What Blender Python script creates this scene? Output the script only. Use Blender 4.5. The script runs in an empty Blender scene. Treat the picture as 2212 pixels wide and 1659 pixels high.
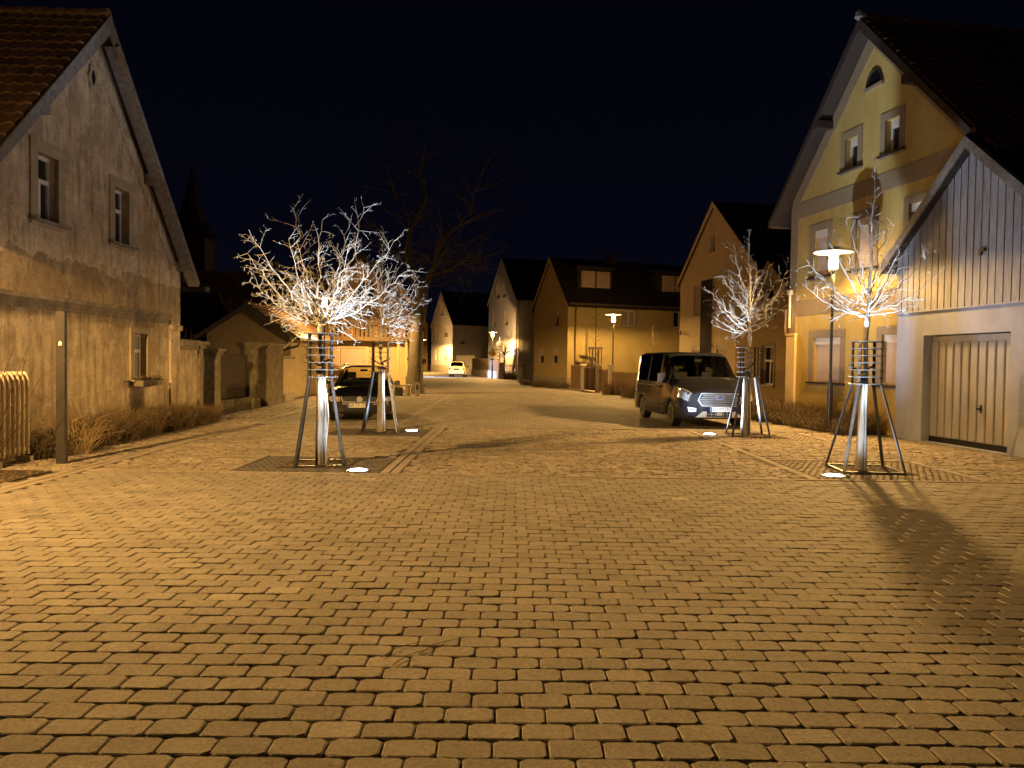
import bpy, math, random
from math import sin, cos, pi, radians, sqrt, atan2
from mathutils import Vector, Matrix, noise as mnoise
random.seed(7)
S = bpy.context.scene
COL = S.collection
# ------------------------------------------------------------ camera
cd = bpy.data.cameras.new("camera"); cam = bpy.data.objects.new("camera", cd); COL.objects.link(cam)
cd.sensor_width = 36; cd.lens = 36*1662/2212; cd.clip_end = 3000; cd.clip_start = .05
PITCH = math.atan((829.5-780)/1662); ROLL = radians(.8)
cam.location = (0, 0, 1.65)
cam.rotation_euler = (Matrix.Rotation(-PITCH, 3, 'X') @ Matrix.Rotation(pi/2, 3, 'X') @ Matrix.Rotation(ROLL, 3, 'Z')).to_euler()
S.camera = cam
# ------------------------------------------------------------ night sky
wd = bpy.data.worlds.new("World"); S.world = wd; wd.use_nodes = True
nt = wd.node_tree; nt.nodes.clear()
n_tc = nt.nodes.new('ShaderNodeTexCoord'); n_sx = nt.nodes.new('ShaderNodeSeparateXYZ'); n_cr = nt.nodes.new('ShaderNodeValToRGB')
n_bg = nt.nodes.new('ShaderNodeBackground'); n_wo = nt.nodes.new('ShaderNodeOutputWorld')
nt.links.new(n_tc.outputs['Generated'], n_sx.inputs[0]); nt.links.new(n_sx.outputs['Z'], n_cr.inputs[0])
nt.links.new(n_cr.outputs[0], n_bg.inputs[0]); nt.links.new(n_bg.outputs[0], n_wo.inputs[0])
e = n_cr.color_ramp.elements
e[0].position = 0.0; e[0].color = (.0020, .0022, .0054, 1)
e[1].position = .55; e[1].color = (.0005, .0005, .0015, 1)
m_ = n_cr.color_ramp.elements.new(.16); m_.color = (.0011, .0012, .0038, 1)
n_bg.inputs[1].default_value = 1.0
S.view_settings.view_transform = 'Standard'; S.view_settings.look = 'None'
S.view_settings.exposure = .40; S.view_settings.gamma = 1; S.view_settings.use_curve_mapping = False
S.cycles.use_denoising = True
S.cycles.denoising_prefilter = 'ACCURATE'
S.cycles.adaptive_threshold = .005
S.cycles.sample_clamp_indirect = 4
S.cycles.max_bounces = 6
WARM = (1.0, .56, .165); COOL = (.72, .85, 1.0)
P_LEFT, P_RIGHT, P_MID, P_FAR, P_TREE = 2450, 1350, 2200, 2600, 1650

# ------------------------------------------------------------ materials
MATS = {}
def mat(name, col=(.5, .5, .5), rough=.8, metal=0, nscale=6, namt=.15, bump=0, bscale=40, spec=.5, col2=None, emit=0, ecol=None, alpha=None, stretch=None, coords='Object', attr=None, coat=0, stain=None):
    if name in MATS: return MATS[name]
    m = bpy.data.materials.new(name); m.use_nodes = True; t = m.node_tree; N = t.nodes; L = t.links
    b = N['Principled BSDF']
    b.inputs['Roughness'].default_value = rough; b.inputs['Metallic'].default_value = metal
    b.inputs['Specular IOR Level'].default_value = spec
    if coat: b.inputs['Coat Weight'].default_value = coat; b.inputs['Coat Roughness'].default_value = .04
    tc = N.new('ShaderNodeTexCoord'); src = tc.outputs[coords]
    if stretch:
        mp = N.new('ShaderNodeMapping'); mp.inputs['Scale'].default_value = stretch; L.new(src, mp.inputs[0]); src = mp.outputs[0]
    nz = N.new('ShaderNodeTexNoise'); nz.inputs['Scale'].default_value = nscale; nz.inputs['Detail'].default_value = 8; nz.inputs['Roughness'].default_value = .6
    L.new(src, nz.inputs['Vector'])
    cr = N.new('ShaderNodeValToRGB'); cr.color_ramp.elements[0].position = .3; cr.color_ramp.elements[1].position = .7
    c2 = col2 or tuple(c*(1+namt) for c in col); c1 = col if col2 else tuple(c*(1-namt) for c in col)
    cr.color_ramp.elements[0].color = (*c1, 1); cr.color_ramp.elements[1].color = (*c2, 1)
    L.new(nz.outputs['Fac'], cr.inputs[0]); out = cr.outputs[0]
    if attr:
        at = N.new('ShaderNodeAttribute'); at.attribute_name = attr
        mx = N.new('ShaderNodeMix'); mx.data_type = 'RGBA'; mx.blend_type = 'MULTIPLY'; mx.inputs['Factor'].default_value = 1
        L.new(out, mx.inputs['A']); L.new(at.outputs['Fac'], mx.inputs['B']); out = mx.outputs['Result']
    for sc_, lo_, st_ in (stain or ()):
        n2 = N.new('ShaderNodeTexNoise'); n2.inputs['Scale'].default_value = sc_; n2.inputs['Detail'].default_value = 7; n2.inputs['Roughness'].default_value = .65
        if st_: mp2 = N.new('ShaderNodeMapping'); mp2.inputs['Scale'].default_value = st_; L.new(tc.outputs[coords], mp2.inputs[0]); L.new(mp2.outputs[0], n2.inputs['Vector'])
        else: L.new(tc.outputs[coords], n2.inputs['Vector'])
        r2 = N.new('ShaderNodeMapRange'); r2.inputs['From Min'].default_value = .36; r2.inputs['From Max'].default_value = .60; r2.inputs['To Min'].default_value = lo_; L.new(n2.outputs['Fac'], r2.inputs['Value'])
        mx2 = N.new('ShaderNodeMix'); mx2.data_type = 'RGBA'; mx2.blend_type = 'MULTIPLY'; mx2.inputs['Factor'].default_value = 1; L.new(out, mx2.inputs['A']); L.new(r2.outputs[0], mx2.inputs['B']); out = mx2.outputs['Result']
    L.new(out, b.inputs['Base Color'])
    if bump:
        nb = N.new('ShaderNodeTexNoise'); nb.inputs['Scale'].default_value = bscale; nb.inputs['Detail'].default_value = 6
        L.new(src, nb.inputs['Vector']); bp = N.new('ShaderNodeBump'); bp.inputs['Strength'].default_value = 1; bp.inputs['Distance'].default_value = bump
        L.new(nb.outputs['Fac'], bp.inputs['Height']); L.new(bp.outputs[0], b.inputs['Normal'])
    if emit:
        m.cycles.emission_sampling = 'NONE'
        b.inputs['Emission Color'].default_value = (*(ecol or col), 1); b.inputs['Emission Strength'].default_value = emit
    MATS[name] = m; return m
def glass_mat(name, tint=(.3, .32, .3), rough=.03):
    if name in MATS: return MATS[name]
    m = bpy.data.materials.new(name); m.use_nodes = True; t = m.node_tree; N = t.nodes; L = t.links; N.clear()
    o = N.new('ShaderNodeOutputMaterial'); mx = N.new('ShaderNodeMixShader'); tr = N.new('ShaderNodeBsdfTransparent'); gl = N.new('ShaderNodeBsdfGlossy')
    fr = N.new('ShaderNodeLayerWeight'); fr.inputs[0].default_value = .5; pw = N.new('ShaderNodeMath'); pw.operation = 'POWER'; pw.inputs[1].default_value = 4; ml = N.new('ShaderNodeMath'); ml.operation = 'MULTIPLY_ADD'; ml.inputs[1].default_value = .6; ml.inputs[2].default_value = .05; L.new(fr.outputs['Facing'], pw.inputs[0]); L.new(pw.outputs[0], ml.inputs[0]); gl.inputs['Roughness'].default_value = rough
    tr.inputs[0].default_value = (*tint, 1); L.new(ml.outputs[0], mx.inputs[0]); L.new(tr.outputs[0], mx.inputs[1]); L.new(gl.outputs[0], mx.inputs[2]); L.new(mx.outputs[0], o.inputs[0])
    MATS[name] = m; return m
def old_plaster():
    m = bpy.data.materials.new('weathered_plaster'); m.use_nodes = True; t = m.node_tree; N = t.nodes; L = t.links; b = N['Principled BSDF']
    b.inputs['Roughness'].default_value = .92; b.inputs['Specular IOR Level'].default_value = .2
    tc = N.new('ShaderNodeTexCoord'); ob = tc.outputs['Object']
    def nz(scale, det=8, rough=.6, st=None, dist=0):
        n = N.new('ShaderNodeTexNoise'); n.inputs['Scale'].default_value = scale; n.inputs['Detail'].default_value = det; n.inputs['Roughness'].default_value = rough; n.inputs['Distortion'].default_value = dist
        s = ob
        if st:
            mp = N.new('ShaderNodeMapping'); mp.inputs['Scale'].default_value = st; L.new(ob, mp.inputs[0]); s = mp.outputs[0]
        L.new(s, n.inputs['Vector']); return n.outputs['Fac']
    def ramp(f, stops):
        r = N.new('ShaderNodeValToRGB'); el = r.color_ramp.elements
        el[0].position, el[0].color = stops[0][0], (*stops[0][1], 1); el[1].position, el[1].color = stops[-1][0], (*stops[-1][1], 1)
        for p, c in stops[1:-1]: k = el.new(p); k.color = (*c, 1)
        L.new(f, r.inputs[0]); return r.outputs[0]
    def mix(f, a, bb, mode='MIX'):
        x = N.new('ShaderNodeMix'); x.data_type = 'RGBA'; x.blend_type = mode
        if isinstance(f, float): x.inputs['Factor'].default_value = f
        else: L.new(f, x.inputs['Factor'])
        L.new(a, x.inputs['A']); L.new(bb, x.inputs['B']); return x.outputs['Result']
    base = ramp(nz(1.6), [(.25, (.46, .38, .28)), (.5, (.66, .55, .41)), (.75, (.80, .69, .53))])
    grime = ramp(nz(2.6, 10, .72, dist=.6), [(.35, (.36, .36, .34)), (.62, (1, 1, 1))])
    streak = ramp(nz(3, 8, .65, (2.2, 2.2, .28)), [(.36, (.45, .43, .38)), (.55, (1, 1, 1))])
    c = mix(.6, base, grime, 'MULTIPLY'); c = mix(.8, c, streak, 'MULTIPLY')
    # flaked patches with a pale rim: threshold of a warped noise
    fl = nz(.9, 9, .62, dist=.5)
    rim = ramp(fl, [(.535, (0, 0, 0)), (.545, (.7, .7, .7)), (.556, (0, 0, 0))]); 
    patch = ramp(fl, [(.548, (0, 0, 0)), (.562, (1, 1, 1))])
    pc = ramp(nz(5, 8), [(.3, (.33, .26, .18)), (.7, (.50, .40, .28))])
    c = mix(patch, c, pc); 
    rc = N.new('ShaderNodeRGB'); rc.outputs[0].default_value = (.60, .52, .40, 1); c = mix(rim, c, rc.outputs[0])
    # a higher, greyer zone above the string course and greenish damp by the ground
    sx = N.new('ShaderNodeSeparateXYZ'); L.new(ob, sx.inputs[0])
    ad = N.new('ShaderNodeMath'); ad.operation = 'MULTIPLY_ADD'; ad.inputs[1].default_value = 1.3; L.new(nz(1.2), ad.inputs[0]); L.new(sx.outputs['Z'], ad.inputs[2])
    damp = ramp(ad.outputs[0], [(.0, (1, 1, 1)), (1, (1, 1, 1))])
    mr = N.new('ShaderNodeMapRange'); mr.inputs['From Min'].default_value = .7; mr.inputs['From Max'].default_value = 1.5; L.new(ad.outputs[0], mr.inputs['Value'])
    dc = ramp(mr.outputs[0], [(0, (.50, .50, .40)), (1, (1, 1, 1))]); c = mix(.9, c, dc, 'MULTIPLY')
    mr2 = N.new('ShaderNodeMapRange'); mr2.inputs['From Min'].default_value = 4.0; mr2.inputs['From Max'].default_value = 5.0; L.new(ad.outputs[0], mr2.inputs['Value'])
    uc = ramp(mr2.outputs[0], [(0, (1, 1, 1)), (1, (.97, .93, .90))]); c = mix(.9, c, uc, 'MULTIPLY')
    a2 = N.new('ShaderNodeMath'); a2.operation = 'MULTIPLY_ADD'; a2.inputs[1].default_value = 1.5; L.new(nz(1.5, 10, .68), a2.inputs[0]); L.new(sx.outputs['Z'], a2.inputs[2])
    def band(lo, hi, stops):
        q = N.new('ShaderNodeMapRange'); q.inputs['From Min'].default_value = lo; q.inputs['From Max'].default_value = hi; L.new(a2.outputs[0], q.inputs['Value']); return ramp(q.outputs[0], stops)
    w1, k1 = (1, 1, 1), (0, 0, 0)
    low = band(2.9, 4.9, [(0, w1), (.12, (.70, .68, .64)), (.60, (.66, .64, .60)), (.615, w1), (1, w1)]); c = mix(1., c, low, 'MULTIPLY')
    rm = band(2.9, 4.9, [(.605, k1), (.62, w1), (.635, k1)]); c = mix(rm, c, rc.outputs[0])
    spk = ramp(nz(26, 6, .75), [(.42, (.55, .55, .52)), (.56, (1, 1, 1))]); c = mix(.5, c, spk, 'MULTIPLY')
    L.new(c, b.inputs['Base Color'])
    bp = N.new('ShaderNodeBump'); bp.inputs['Distance'].default_value = .02; bp.inputs['Strength'].default_value = .8; L.new(fl, bp.inputs['Height'])
    bp2 = N.new('ShaderNodeBump'); bp2.inputs['Distance'].default_value = .008; bp2.inputs['Strength'].default_value = .8; L.new(nz(30, 6, .7), bp2.inputs['Height']); L.new(bp.outputs[0], bp2.inputs['Normal'])
    L.new(bp2.outputs[0], b.inputs['Normal']); MATS['weathered_plaster'] = m; return m
M_OLD = old_plaster()
M_OLDTRIM = mat('grimy_sandstone', (.11, .10, .08), .95, col2=(.30, .25, .18), nscale=5, bump=.01, bscale=30)
M_DAMP = mat('damp_grey_plaster', (.12, .10, .075), .95, col2=(.28, .225, .155), nscale=3, bump=.008, bscale=30, stain=((2, .6, (2, 2, .5)),))
M_SURR = mat('old_window_surround', (.25, .20, .13), .9, col2=(.40, .33, .22), nscale=4, bump=.004)
M_WHITE = mat('white_window_paint', (.62, .58, .55), .45, nscale=20, namt=.12)
M_PANE = mat('dark_window_glass', (.012, .012, .014), .06, spec=.7, nscale=1)
M_CURT = mat('net_curtain', (.30, .28, .26), .9, stretch=(14, 14, .4), nscale=5, namt=.4)
M_TILE = mat('clay_roof_tile', (.11, .065, .038), .42, col2=(.26, .16, .09), nscale=9, bump=.004, bscale=25, attr='tint')
M_TILEDK = mat('dark_roof_tile', (.020, .014, .012), .7, col2=(.045, .03, .024), nscale=9, attr='tint')
M_BARGE = mat('grey_weathered_timber', (.09, .085, .085), .75, col2=(.22, .20, .19), nscale=10, stretch=(1, 1, 1), bump=.004, bscale=20)
M_SOFFIT = mat('brown_soffit_boards', (.038, .026, .02), .7, nscale=8, namt=.3)
M_YEL = mat('ochre_yellow_render', (.54, .39, .12), .9, nscale=3, namt=.07, bump=.006, bscale=45, stain=((.7, .84, (1.5, 1.5, .4)), (60, .86, None)))
M_YTRIM = mat('taupe_render_band', (.27, .205, .13), .9, nscale=3, namt=.1, bump=.003, bscale=90)
M_SHUT = mat('cream_roller_shutter', (.55, .44, .36), .6, nscale=3, namt=.06)
M_GREY = mat('pale_grey_render', (.33, .355, .47), .9, nscale=2.2, namt=.10, bump=.003, bscale=70, stain=((1.2, .85, (1.5, 1.5, .5)),))
M_WOODG = mat('grey_vertical_boards', (.14, .14, .165), .8, col2=(.33, .33, .375), nscale=4, stretch=(5, 5, .5), bump=.003, bscale=12)
M_GDOOR = mat('beige_garage_steel', (.29, .28, .29), .5, col2=(.40, .39, .41), nscale=1.6, stretch=(3, 3, .5), stain=((1.6, .8, (2, 2, .4)),))
M_BEIGE = mat('beige_render', (.66, .52, .32), .9, nscale=2, namt=.08, bump=.003, bscale=70)
M_BROWN = mat('dull_tan_render', (.34, .235, .115), .9, nscale=2, namt=.10, bump=.003, bscale=70)
M_OLIVE = mat('olive_yellow_render', (.42, .33, .14), .9, nscale=1.5, namt=.07)
M_PLINTH = mat('stone_grey_plinth', (.30, .26, .20), .9, nscale=3, namt=.15)
M_PALE = mat('pale_grey_house_render', (.42, .40, .42), .9, nscale=1.5, namt=.08)
M_PEACH = mat('peach_render', (.66, .44, .22), .9, nscale=2, namt=.06)
M_CREAM = mat('cream_render', (.52, .42, .26), .9, col2=(.66, .55, .34), nscale=2.5, bump=.004)
M_SLATE = mat('dark_slate_roof', (.018, .014, .014), .65, col2=(.035, .028, .026), nscale=5)
M_STEEL = mat('anthracite_steel', (.05, .054, .062), .42, metal=.6, nscale=14, namt=.25)
M_GALV = mat('galvanised_ring', (.12, .125, .135), .4, metal=.5, nscale=14, namt=.2)
M_POST = mat('brown_grey_steel_post', (.030, .024, .022), .8, metal=0, nscale=10, namt=.15)
M_DARK = mat('black_plastic', (.008, .008, .009), .45)
M_STAKE = mat('weathered_round_timber', (.13, .12, .10), .85, col2=(.34, .31, .27), nscale=7, stretch=(6, 6, .5), bump=.006, bscale=14)
M_BARK = mat('pale_young_bark', (.28, .27, .245), .8, col2=(.52, .51, .48), nscale=18, bump=.002)
M_BARKD = mat('grey_brown_bark', (.04, .034, .024), .9, col2=(.14, .115, .075), nscale=7, stretch=(3, 3, 1), bump=.03, bscale=5)
M_TWIG = mat('dark_twig_bark', (.035, .026, .017), .9, nscale=8)
M_DRY = mat('dry_brown_stems', (.07, .048, .025), .9, col2=(.20, .14, .075), nscale=3)
M_DRY2 = mat('dark_winter_shrub', (.055, .04, .02), .9, col2=(.13, .095, .05), nscale=3)
M_STRAW = mat('straw_grass', (.40, .30, .16), .85, nscale=3, namt=.25)
M_SOIL = mat('dark_soil', (.018, .013, .009), .95, col2=(.07, .052, .032), nscale=14, bump=.03, bscale=12)
M_LEAF = mat('brown_leaf_litter', (.10, .06, .03), .9, col2=(.26, .18, .09), nscale=1.5)
M_PAVER = mat('concrete_paver', (.275, .245, .205), .82, col2=(.42, .375, .31), nscale=34, bump=.005, bscale=110, spec=.28, attr='tint', stain=((.45, .84, None), (2.3, .86, None), (75, .72, None)))
M_SETT = mat('rough_small_sett', (.25, .21, .165), .80, col2=(.48, .41, .32), nscale=12, bump=.006, bscale=60, spec=.30, attr='tint', stain=((.6, .75, None), (4, .75, None)))
M_GRID = mat('dark_grid_paver', (.075, .066, .056), .85, col2=(.13, .115, .10), nscale=20, bump=.004, bscale=60, attr='tint')
M_STRIP = mat('pale_kerb_stone', (.23, .195, .155), .85, col2=(.36, .305, .24), nscale=9, bump=.003, bscale=80, attr='tint')
M_JOINT = mat('sandy_joint_ground', (.045, .034, .022), .95, col2=(.12, .09, .058), nscale=9, bump=.008, bscale=30)
M_ASPH = mat('worn_road_surface', (.16, .14, .115), .85, col2=(.23, .20, .17), nscale=.8, bump=.004, bscale=60)
M_EARTH = mat('dark_far_ground', (.03, .025, .018), .95, nscale=.5, namt=.3)
M_WOODP = mat('brown_fence_boards', (.13, .085, .05), .85, col2=(.24, .16, .095), nscale=4, stretch=(8, 8, .6), bump=.004)
M_WOODSHADE = mat('shade_darkened_boards', (.035, .026, .018), .85, col2=(.075, .055, .038), nscale=4, stretch=(8, 8, .6))  # darker copy of the fence boards, gateway shade put into the colour
M_CONC = mat('pale_concrete', (.45, .41, .34), .85, nscale=6, namt=.15, bump=.003)
M_RUB = mat('tyre_rubber', (.012, .012, .012), .8)
M_RIM = mat('alloy_wheel', (.30, .29, .28), .35, metal=.9)
M_CHROME = mat('bright_chrome', (.75, .75, .76), .32, metal=1)
M_VAN = mat('dark_grey_metallic_paint', (.013, .014, .020), .13, metal=0, nscale=2, namt=.03, spec=.45)
M_BLACKP = mat('black_car_paint', (.006, .006, .007), .3, nscale=2, coat=.8)
M_WHITEP = mat('cream_white_car_paint', (.75, .68, .45), .3, coat=.6, nscale=2, namt=.02)
M_SILV = mat('silver_car_paint', (.42, .38, .30), .35, metal=.4, coat=.5, nscale=2, namt=.02)
M_CGLASS = glass_mat('car_window_glass', (.74, .78, .70))
M_TGLASS = glass_mat('tinted_car_glass', (.05, .05, .055))
M_SEAT = mat('dark_car_interior', (.012, .012, .013), .9)
M_HLAMP = mat('headlight_lens', (.42, .42, .44), .12, metal=.5, nscale=30, namt=.5)
M_AMBER = mat('amber_lens', (.42, .32, .25), .25, nscale=20, namt=.3)
M_PLATE = mat('white_number_plate', (.72, .70, .66), .4, nscale=3, namt=.03)
M_BLUE = mat('plate_blue_band', (.02, .06, .35), .4)
M_INK = mat('black_lettering', (.01, .01, .01), .5)
M_RED = mat('dark_red_paint', (.25, .02, .015), .4, coat=.4)
M_BULB = mat('sodium_bulb', (1, .72, .35), .5, emit=60, ecol=(1, .66, .28))
M_LAMPW = mat('white_lamp_enamel', (.80, .76, .66), .5, nscale=5, namt=.03)
M_UPL = mat('white_uplight_lens', (1, 1, 1), .5, emit=24, ecol=(.86, .93, 1))
M_HEADON = mat('lit_headlight', (1, 1, 1), .5, emit=30, ecol=(.8, .9, 1))
M_IRON = mat('painted_cast_iron', (.50, .42, .30), .7, col2=(.62, .54, .40), nscale=14, bump=.003)
M_YSIGN = mat('yellow_sign_face', (.70, .48, .08), .4, nscale=3, namt=.03)
M_COPPER = mat('zinc_pipe', (.16, .12, .09), .5, metal=.5, nscale=8)
M_PLANT = mat('withered_window_plants', (.05, .05, .02), .9, col2=(.16, .10, .05), nscale=8)

# ------------------------------------------------------------ mesh helpers
class MB:
    def __init__(s): s.v = []; s.f = []; s.t = None
    def add(s, vs, fs):
        o = len(s.v); s.v += [tuple(p) for p in vs]; s.f += [tuple(i+o for i in f) for f in fs]; return s
    def box(s, x0, x1, y0, y1, z0, z1):
        return s.hexa([(x0, y0, z0), (x1, y0, z0), (x1, y1, z0), (x0, y1, z0), (x0, y0, z1), (x1, y0, z1), (x1, y1, z1), (x0, y1, z1)])
    def hexa(s, c): return s.add(c, [(0, 3, 2, 1), (4, 5, 6, 7), (0, 1, 5, 4), (1, 2, 6, 5), (2, 3, 7, 6), (3, 0, 4, 7)])
    def bbox(s, x0, x1, y0, y1, z0, z1, b=.01):   # box with bevelled vertical + top edges
        c = [(x0+b, y0), (x1-b, y0), (x1, y0+b), (x1, y1-b), (x1-b, y1), (x0+b, y1), (x0, y1-b), (x0, y0+b)]
        cx, cy = (x0+x1)/2, (y0+y1)/2
        ins = [(cx+(p[0]-cx)*(1-2*b/(x1-x0)), cy+(p[1]-cy)*(1-2*b/(y1-y0))) for p in c]
        vs = [(*p, z0) for p in c]+[(*p, z1-b) for p in c]+[(*p, z1) for p in ins]
        fs = [(i, (i+1) % 8, 8+(i+1) % 8, 8+i) for i in range(8)]+[(8+i, 8+(i+1) % 8, 16+(i+1) % 8, 16+i) for i in range(8)]
        return s.add(vs, fs+[tuple(range(16, 24)), tuple(range(7, -1, -1))])
    def mbox(s, mp, u0, u1, z0, z1, d0, d1):      # box in a wall map (u, z, depth)
        return s.hexa([mp(u0, z0, d0), mp(u1, z0, d0), mp(u1, z0, d1), mp(u0, z0, d1), mp(u0, z1, d0), mp(u1, z1, d0), mp(u1, z1, d1), mp(u0, z1, d1)])
    def tube(s, pts, rad, n=6, cap=True):
        pts = [Vector(p) for p in pts]; k = len(pts)
        if not hasattr(rad, '__len__'): rad = [rad]*k
        vs = []; a = None
        for i, p in enumerate(pts):
            d = (pts[min(i+1, k-1)]-pts[max(i-1, 0)])
            if d.length < 1e-9: d = Vector((0, 0, 1))
            d.normalize()
            if a is None: a = d.orthogonal().normalized()
            a = (a-d*a.dot(d))
            if a.length < 1e-6: a = d.orthogonal()
            a.normalize(); b = d.cross(a)
            vs += [p+(a*cos(2*pi*j/n)+b*sin(2*pi*j/n))*rad[i] for j in range(n)]
        fs = [(i*n+j, i*n+(j+1) % n, (i+1)*n+(j+1) % n, (i+1)*n+j) for i in range(k-1) for j in range(n)]
        if cap: fs += [tuple(range(n-1, -1, -1)), tuple(range((k-1)*n, k*n))]
        return s.add(vs, fs)
    def lathe(s, prof, n=20, c=(0, 0, 0), axis='z'):
        vs = []
        for r, h in prof:
            for j in range(n):
                a = 2*pi*j/n; p = (r*cos(a), r*sin(a), h)
                if axis == 'x': p = (h, r*cos(a), r*sin(a))
                if axis == 'y': p = (r*cos(a), h, r*sin(a))
                vs.append((p[0]+c[0], p[1]+c[1], p[2]+c[2]))
        k = len(prof); fs = [(i*n+j, i*n+(j+1) % n, (i+1)*n+(j+1) % n, (i+1)*n+j) for i in range(k-1) for j in range(n)]
        if prof[0][0] > 1e-4: fs.append(tuple(range(n-1, -1, -1)))
        if prof[-1][0] > 1e-4: fs.append(tuple(range((k-1)*n, k*n)))
        return s.add(vs, fs)
    def poly(s, mp, pts, d0, d1):                 # (u,z) polygon extruded d0..d1 in a wall map
        n = len(pts); vs = [mp(u, z, d0) for u, z in pts]+[mp(u, z, d1) for u, z in pts]
        return s.add(vs, [tuple(range(n)), tuple(range(2*n-1, n-1, -1))]+[(i, n+i, n+(i+1) % n, (i+1) % n) for i in range(n)])
    def bar(s, a, b, w, t, up=(0, 0, 1)):         # rectangular bar from a to b
        a = Vector(a); b = Vector(b); d = (b-a).normalized(); u = Vector(up); sd = d.cross(u)
        if sd.length < 1e-4: sd = d.orthogonal()
        sd.normalize(); q = sd.cross(d)
        c = []
        for p in (a, b): c += [p-sd*w/2-q*t/2, p+sd*w/2-q*t/2, p+sd*w/2+q*t/2, p-sd*w/2+q*t/2]
        return s.hexa(c)
    def build(s, name, m, parent=None, smooth=False, loc=None, tint=None):
        me = bpy.data.meshes.new(name); me.from_pydata(s.v, [], s.f)
        if m: me.materials.append(m)
        if smooth:
            me.polygons.foreach_set('use_smooth', [True]*len(me.polygons)); me.set_sharp_from_angle(angle=radians(38))
        if tint is not None:
            at = me.attributes.new('tint', 'FLOAT', 'POINT'); at.data.foreach_set('value', tint)
        me.update(); o = bpy.data.objects.new(name, me); COL.objects.link(o)
        if parent: o.parent = parent
        if loc: o.location = loc
        return o
def build_each(mb, name, m, parent, k=8):      # every k-vertex piece becomes an object of its own
    for o in range(0, len(mb.v), k):
        q = MB(); q.v = mb.v[o:o+k]; q.f = [tuple(i-o for i in f) for f in mb.f if o <= f[0] < o+k]; q.build(name, m, parent)
def tag(o, label=None, cat=None, group=None, kind=None):
    if label: o['label'] = label
    if cat: o['category'] = cat
    if group: o['group'] = group
    if kind: o['kind'] = kind
    return o
def thing(name, label, cat, loc=(0, 0, 0), rz=0, group=None):
    o = bpy.data.objects.new(name, None); COL.objects.link(o); o.location = loc; o.rotation_euler = (0, 0, rz); o.empty_display_size = .2
    return tag(o, label, cat, group)
def copy_tree(o, parent=None):
    c = o.copy(); COL.objects.link(c)
    if parent: c.parent = parent
    for ch in o.children: copy_tree(ch, c)
    return c
def struct(name, mb, m, **k): o = mb.build(name, m, **k); return tag(o, kind='structure')
def text(name, body, size, m, parent, loc, rot, depth=.002, width=None):
    cu = bpy.data.curves.new(name, 'FONT'); cu.body = body; cu.size = size; cu.extrude = depth; cu.align_x = 'CENTER'; cu.align_y = 'CENTER'
    t = bpy.data.objects.new(name, cu); COL.objects.link(t); bpy.context.view_layer.update()
    me = bpy.data.meshes.new_from_object(t.evaluated_get(bpy.context.evaluated_depsgraph_get())); bpy.data.objects.remove(t)
    if width:
        xs = [v.co.x for v in me.vertices]; k = width/(max(xs)-min(xs))
        for v in me.vertices: v.co.x *= k
    me.materials.clear(); me.materials.append(m); o = bpy.data.objects.new(name, me); COL.objects.link(o); o.parent = parent; o.location = loc; o.rotation_euler = rot
    return o
def plight(name, p, parent, loc, col, r=.1):
    l = bpy.data.lights.new(name, 'POINT'); l.energy = p; l.color = col; l.shadow_soft_size = r
    o = bpy.data.objects.new(name, l); COL.objects.link(o); o.parent = parent; o.location = loc; return o
def slight(name, p, parent, loc, target, col, size, blend, r=.08):
    l = bpy.data.lights.new(name, 'SPOT'); l.energy = p; l.color = col; l.shadow_soft_size = r; l.spot_size = radians(size); l.spot_blend = blend
    o = bpy.data.objects.new(name, l); COL.objects.link(o); o.parent = parent; o.location = loc
    o.rotation_euler = (Vector(target)-Vector(loc)).to_track_quat('-Z', 'Y').to_euler(); return o

def luminaire(name, p, parent, loc, col, r=.1, dim_dir=None, smin=.06, up=.45):
    """street lantern: wide 'batwing' throw along the ground, little light upward, optional dimming toward one side, added to balance the light"""
    o = plight(name, p, parent, loc, col, r); l = o.data; l.use_nodes = True; t = l.node_tree; N = t.nodes; L = t.links
    em = N.get('Emission') or N.new('ShaderNodeEmission'); ge = N.new('ShaderNodeNewGeometry'); sx = N.new('ShaderNodeSeparateXYZ'); L.new(ge.outputs['Incoming'], sx.inputs[0])
    def M(op, a, b=None, c=None, clamp=False):
        n = N.new('ShaderNodeMath'); n.operation = op; n.use_clamp = clamp
        for i, v in enumerate((a, b, c)):
            if v is None: continue
            if isinstance(v, (int, float)): n.inputs[i].default_value = v
            else: L.new(v, n.inputs[i])
        return n.outputs[0]
    SG = -1
    c = M('MULTIPLY', sx.outputs['Z'], SG, clamp=True); f = M('DIVIDE', c, M('ADD', M('POWER', c, 3.0), .03)); f = M('ADD', f, up)
    if dim_dir:  # added one-sided dimming of the lantern, no real part behind it
        k = 1/sqrt(dim_dir[0]**2+dim_dir[1]**2)
        d = M('ADD', M('MULTIPLY', sx.outputs['X'], dim_dir[0]*k), M('MULTIPLY', sx.outputs['Y'], dim_dir[1]*k))
        ln = M('SQRT', M('ADD', M('ADD', M('MULTIPLY', sx.outputs['X'], sx.outputs['X']), M('MULTIPLY', sx.outputs['Y'], sx.outputs['Y'])), 1e-5))
        a = M('DIVIDE', d, ln); mr = N.new('ShaderNodeMapRange'); mr.interpolation_type = 'SMOOTHSTEP'; mr.inputs['From Min'].default_value = -.25; mr.inputs['From Max'].default_value = .55; mr.inputs['To Min'].default_value = 1; mr.inputs['To Max'].default_value = smin
        L.new(a, mr.inputs['Value']); f = M('MULTIPLY', f, mr.outputs[0])
    L.new(f, em.inputs['Strength']); return o

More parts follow.
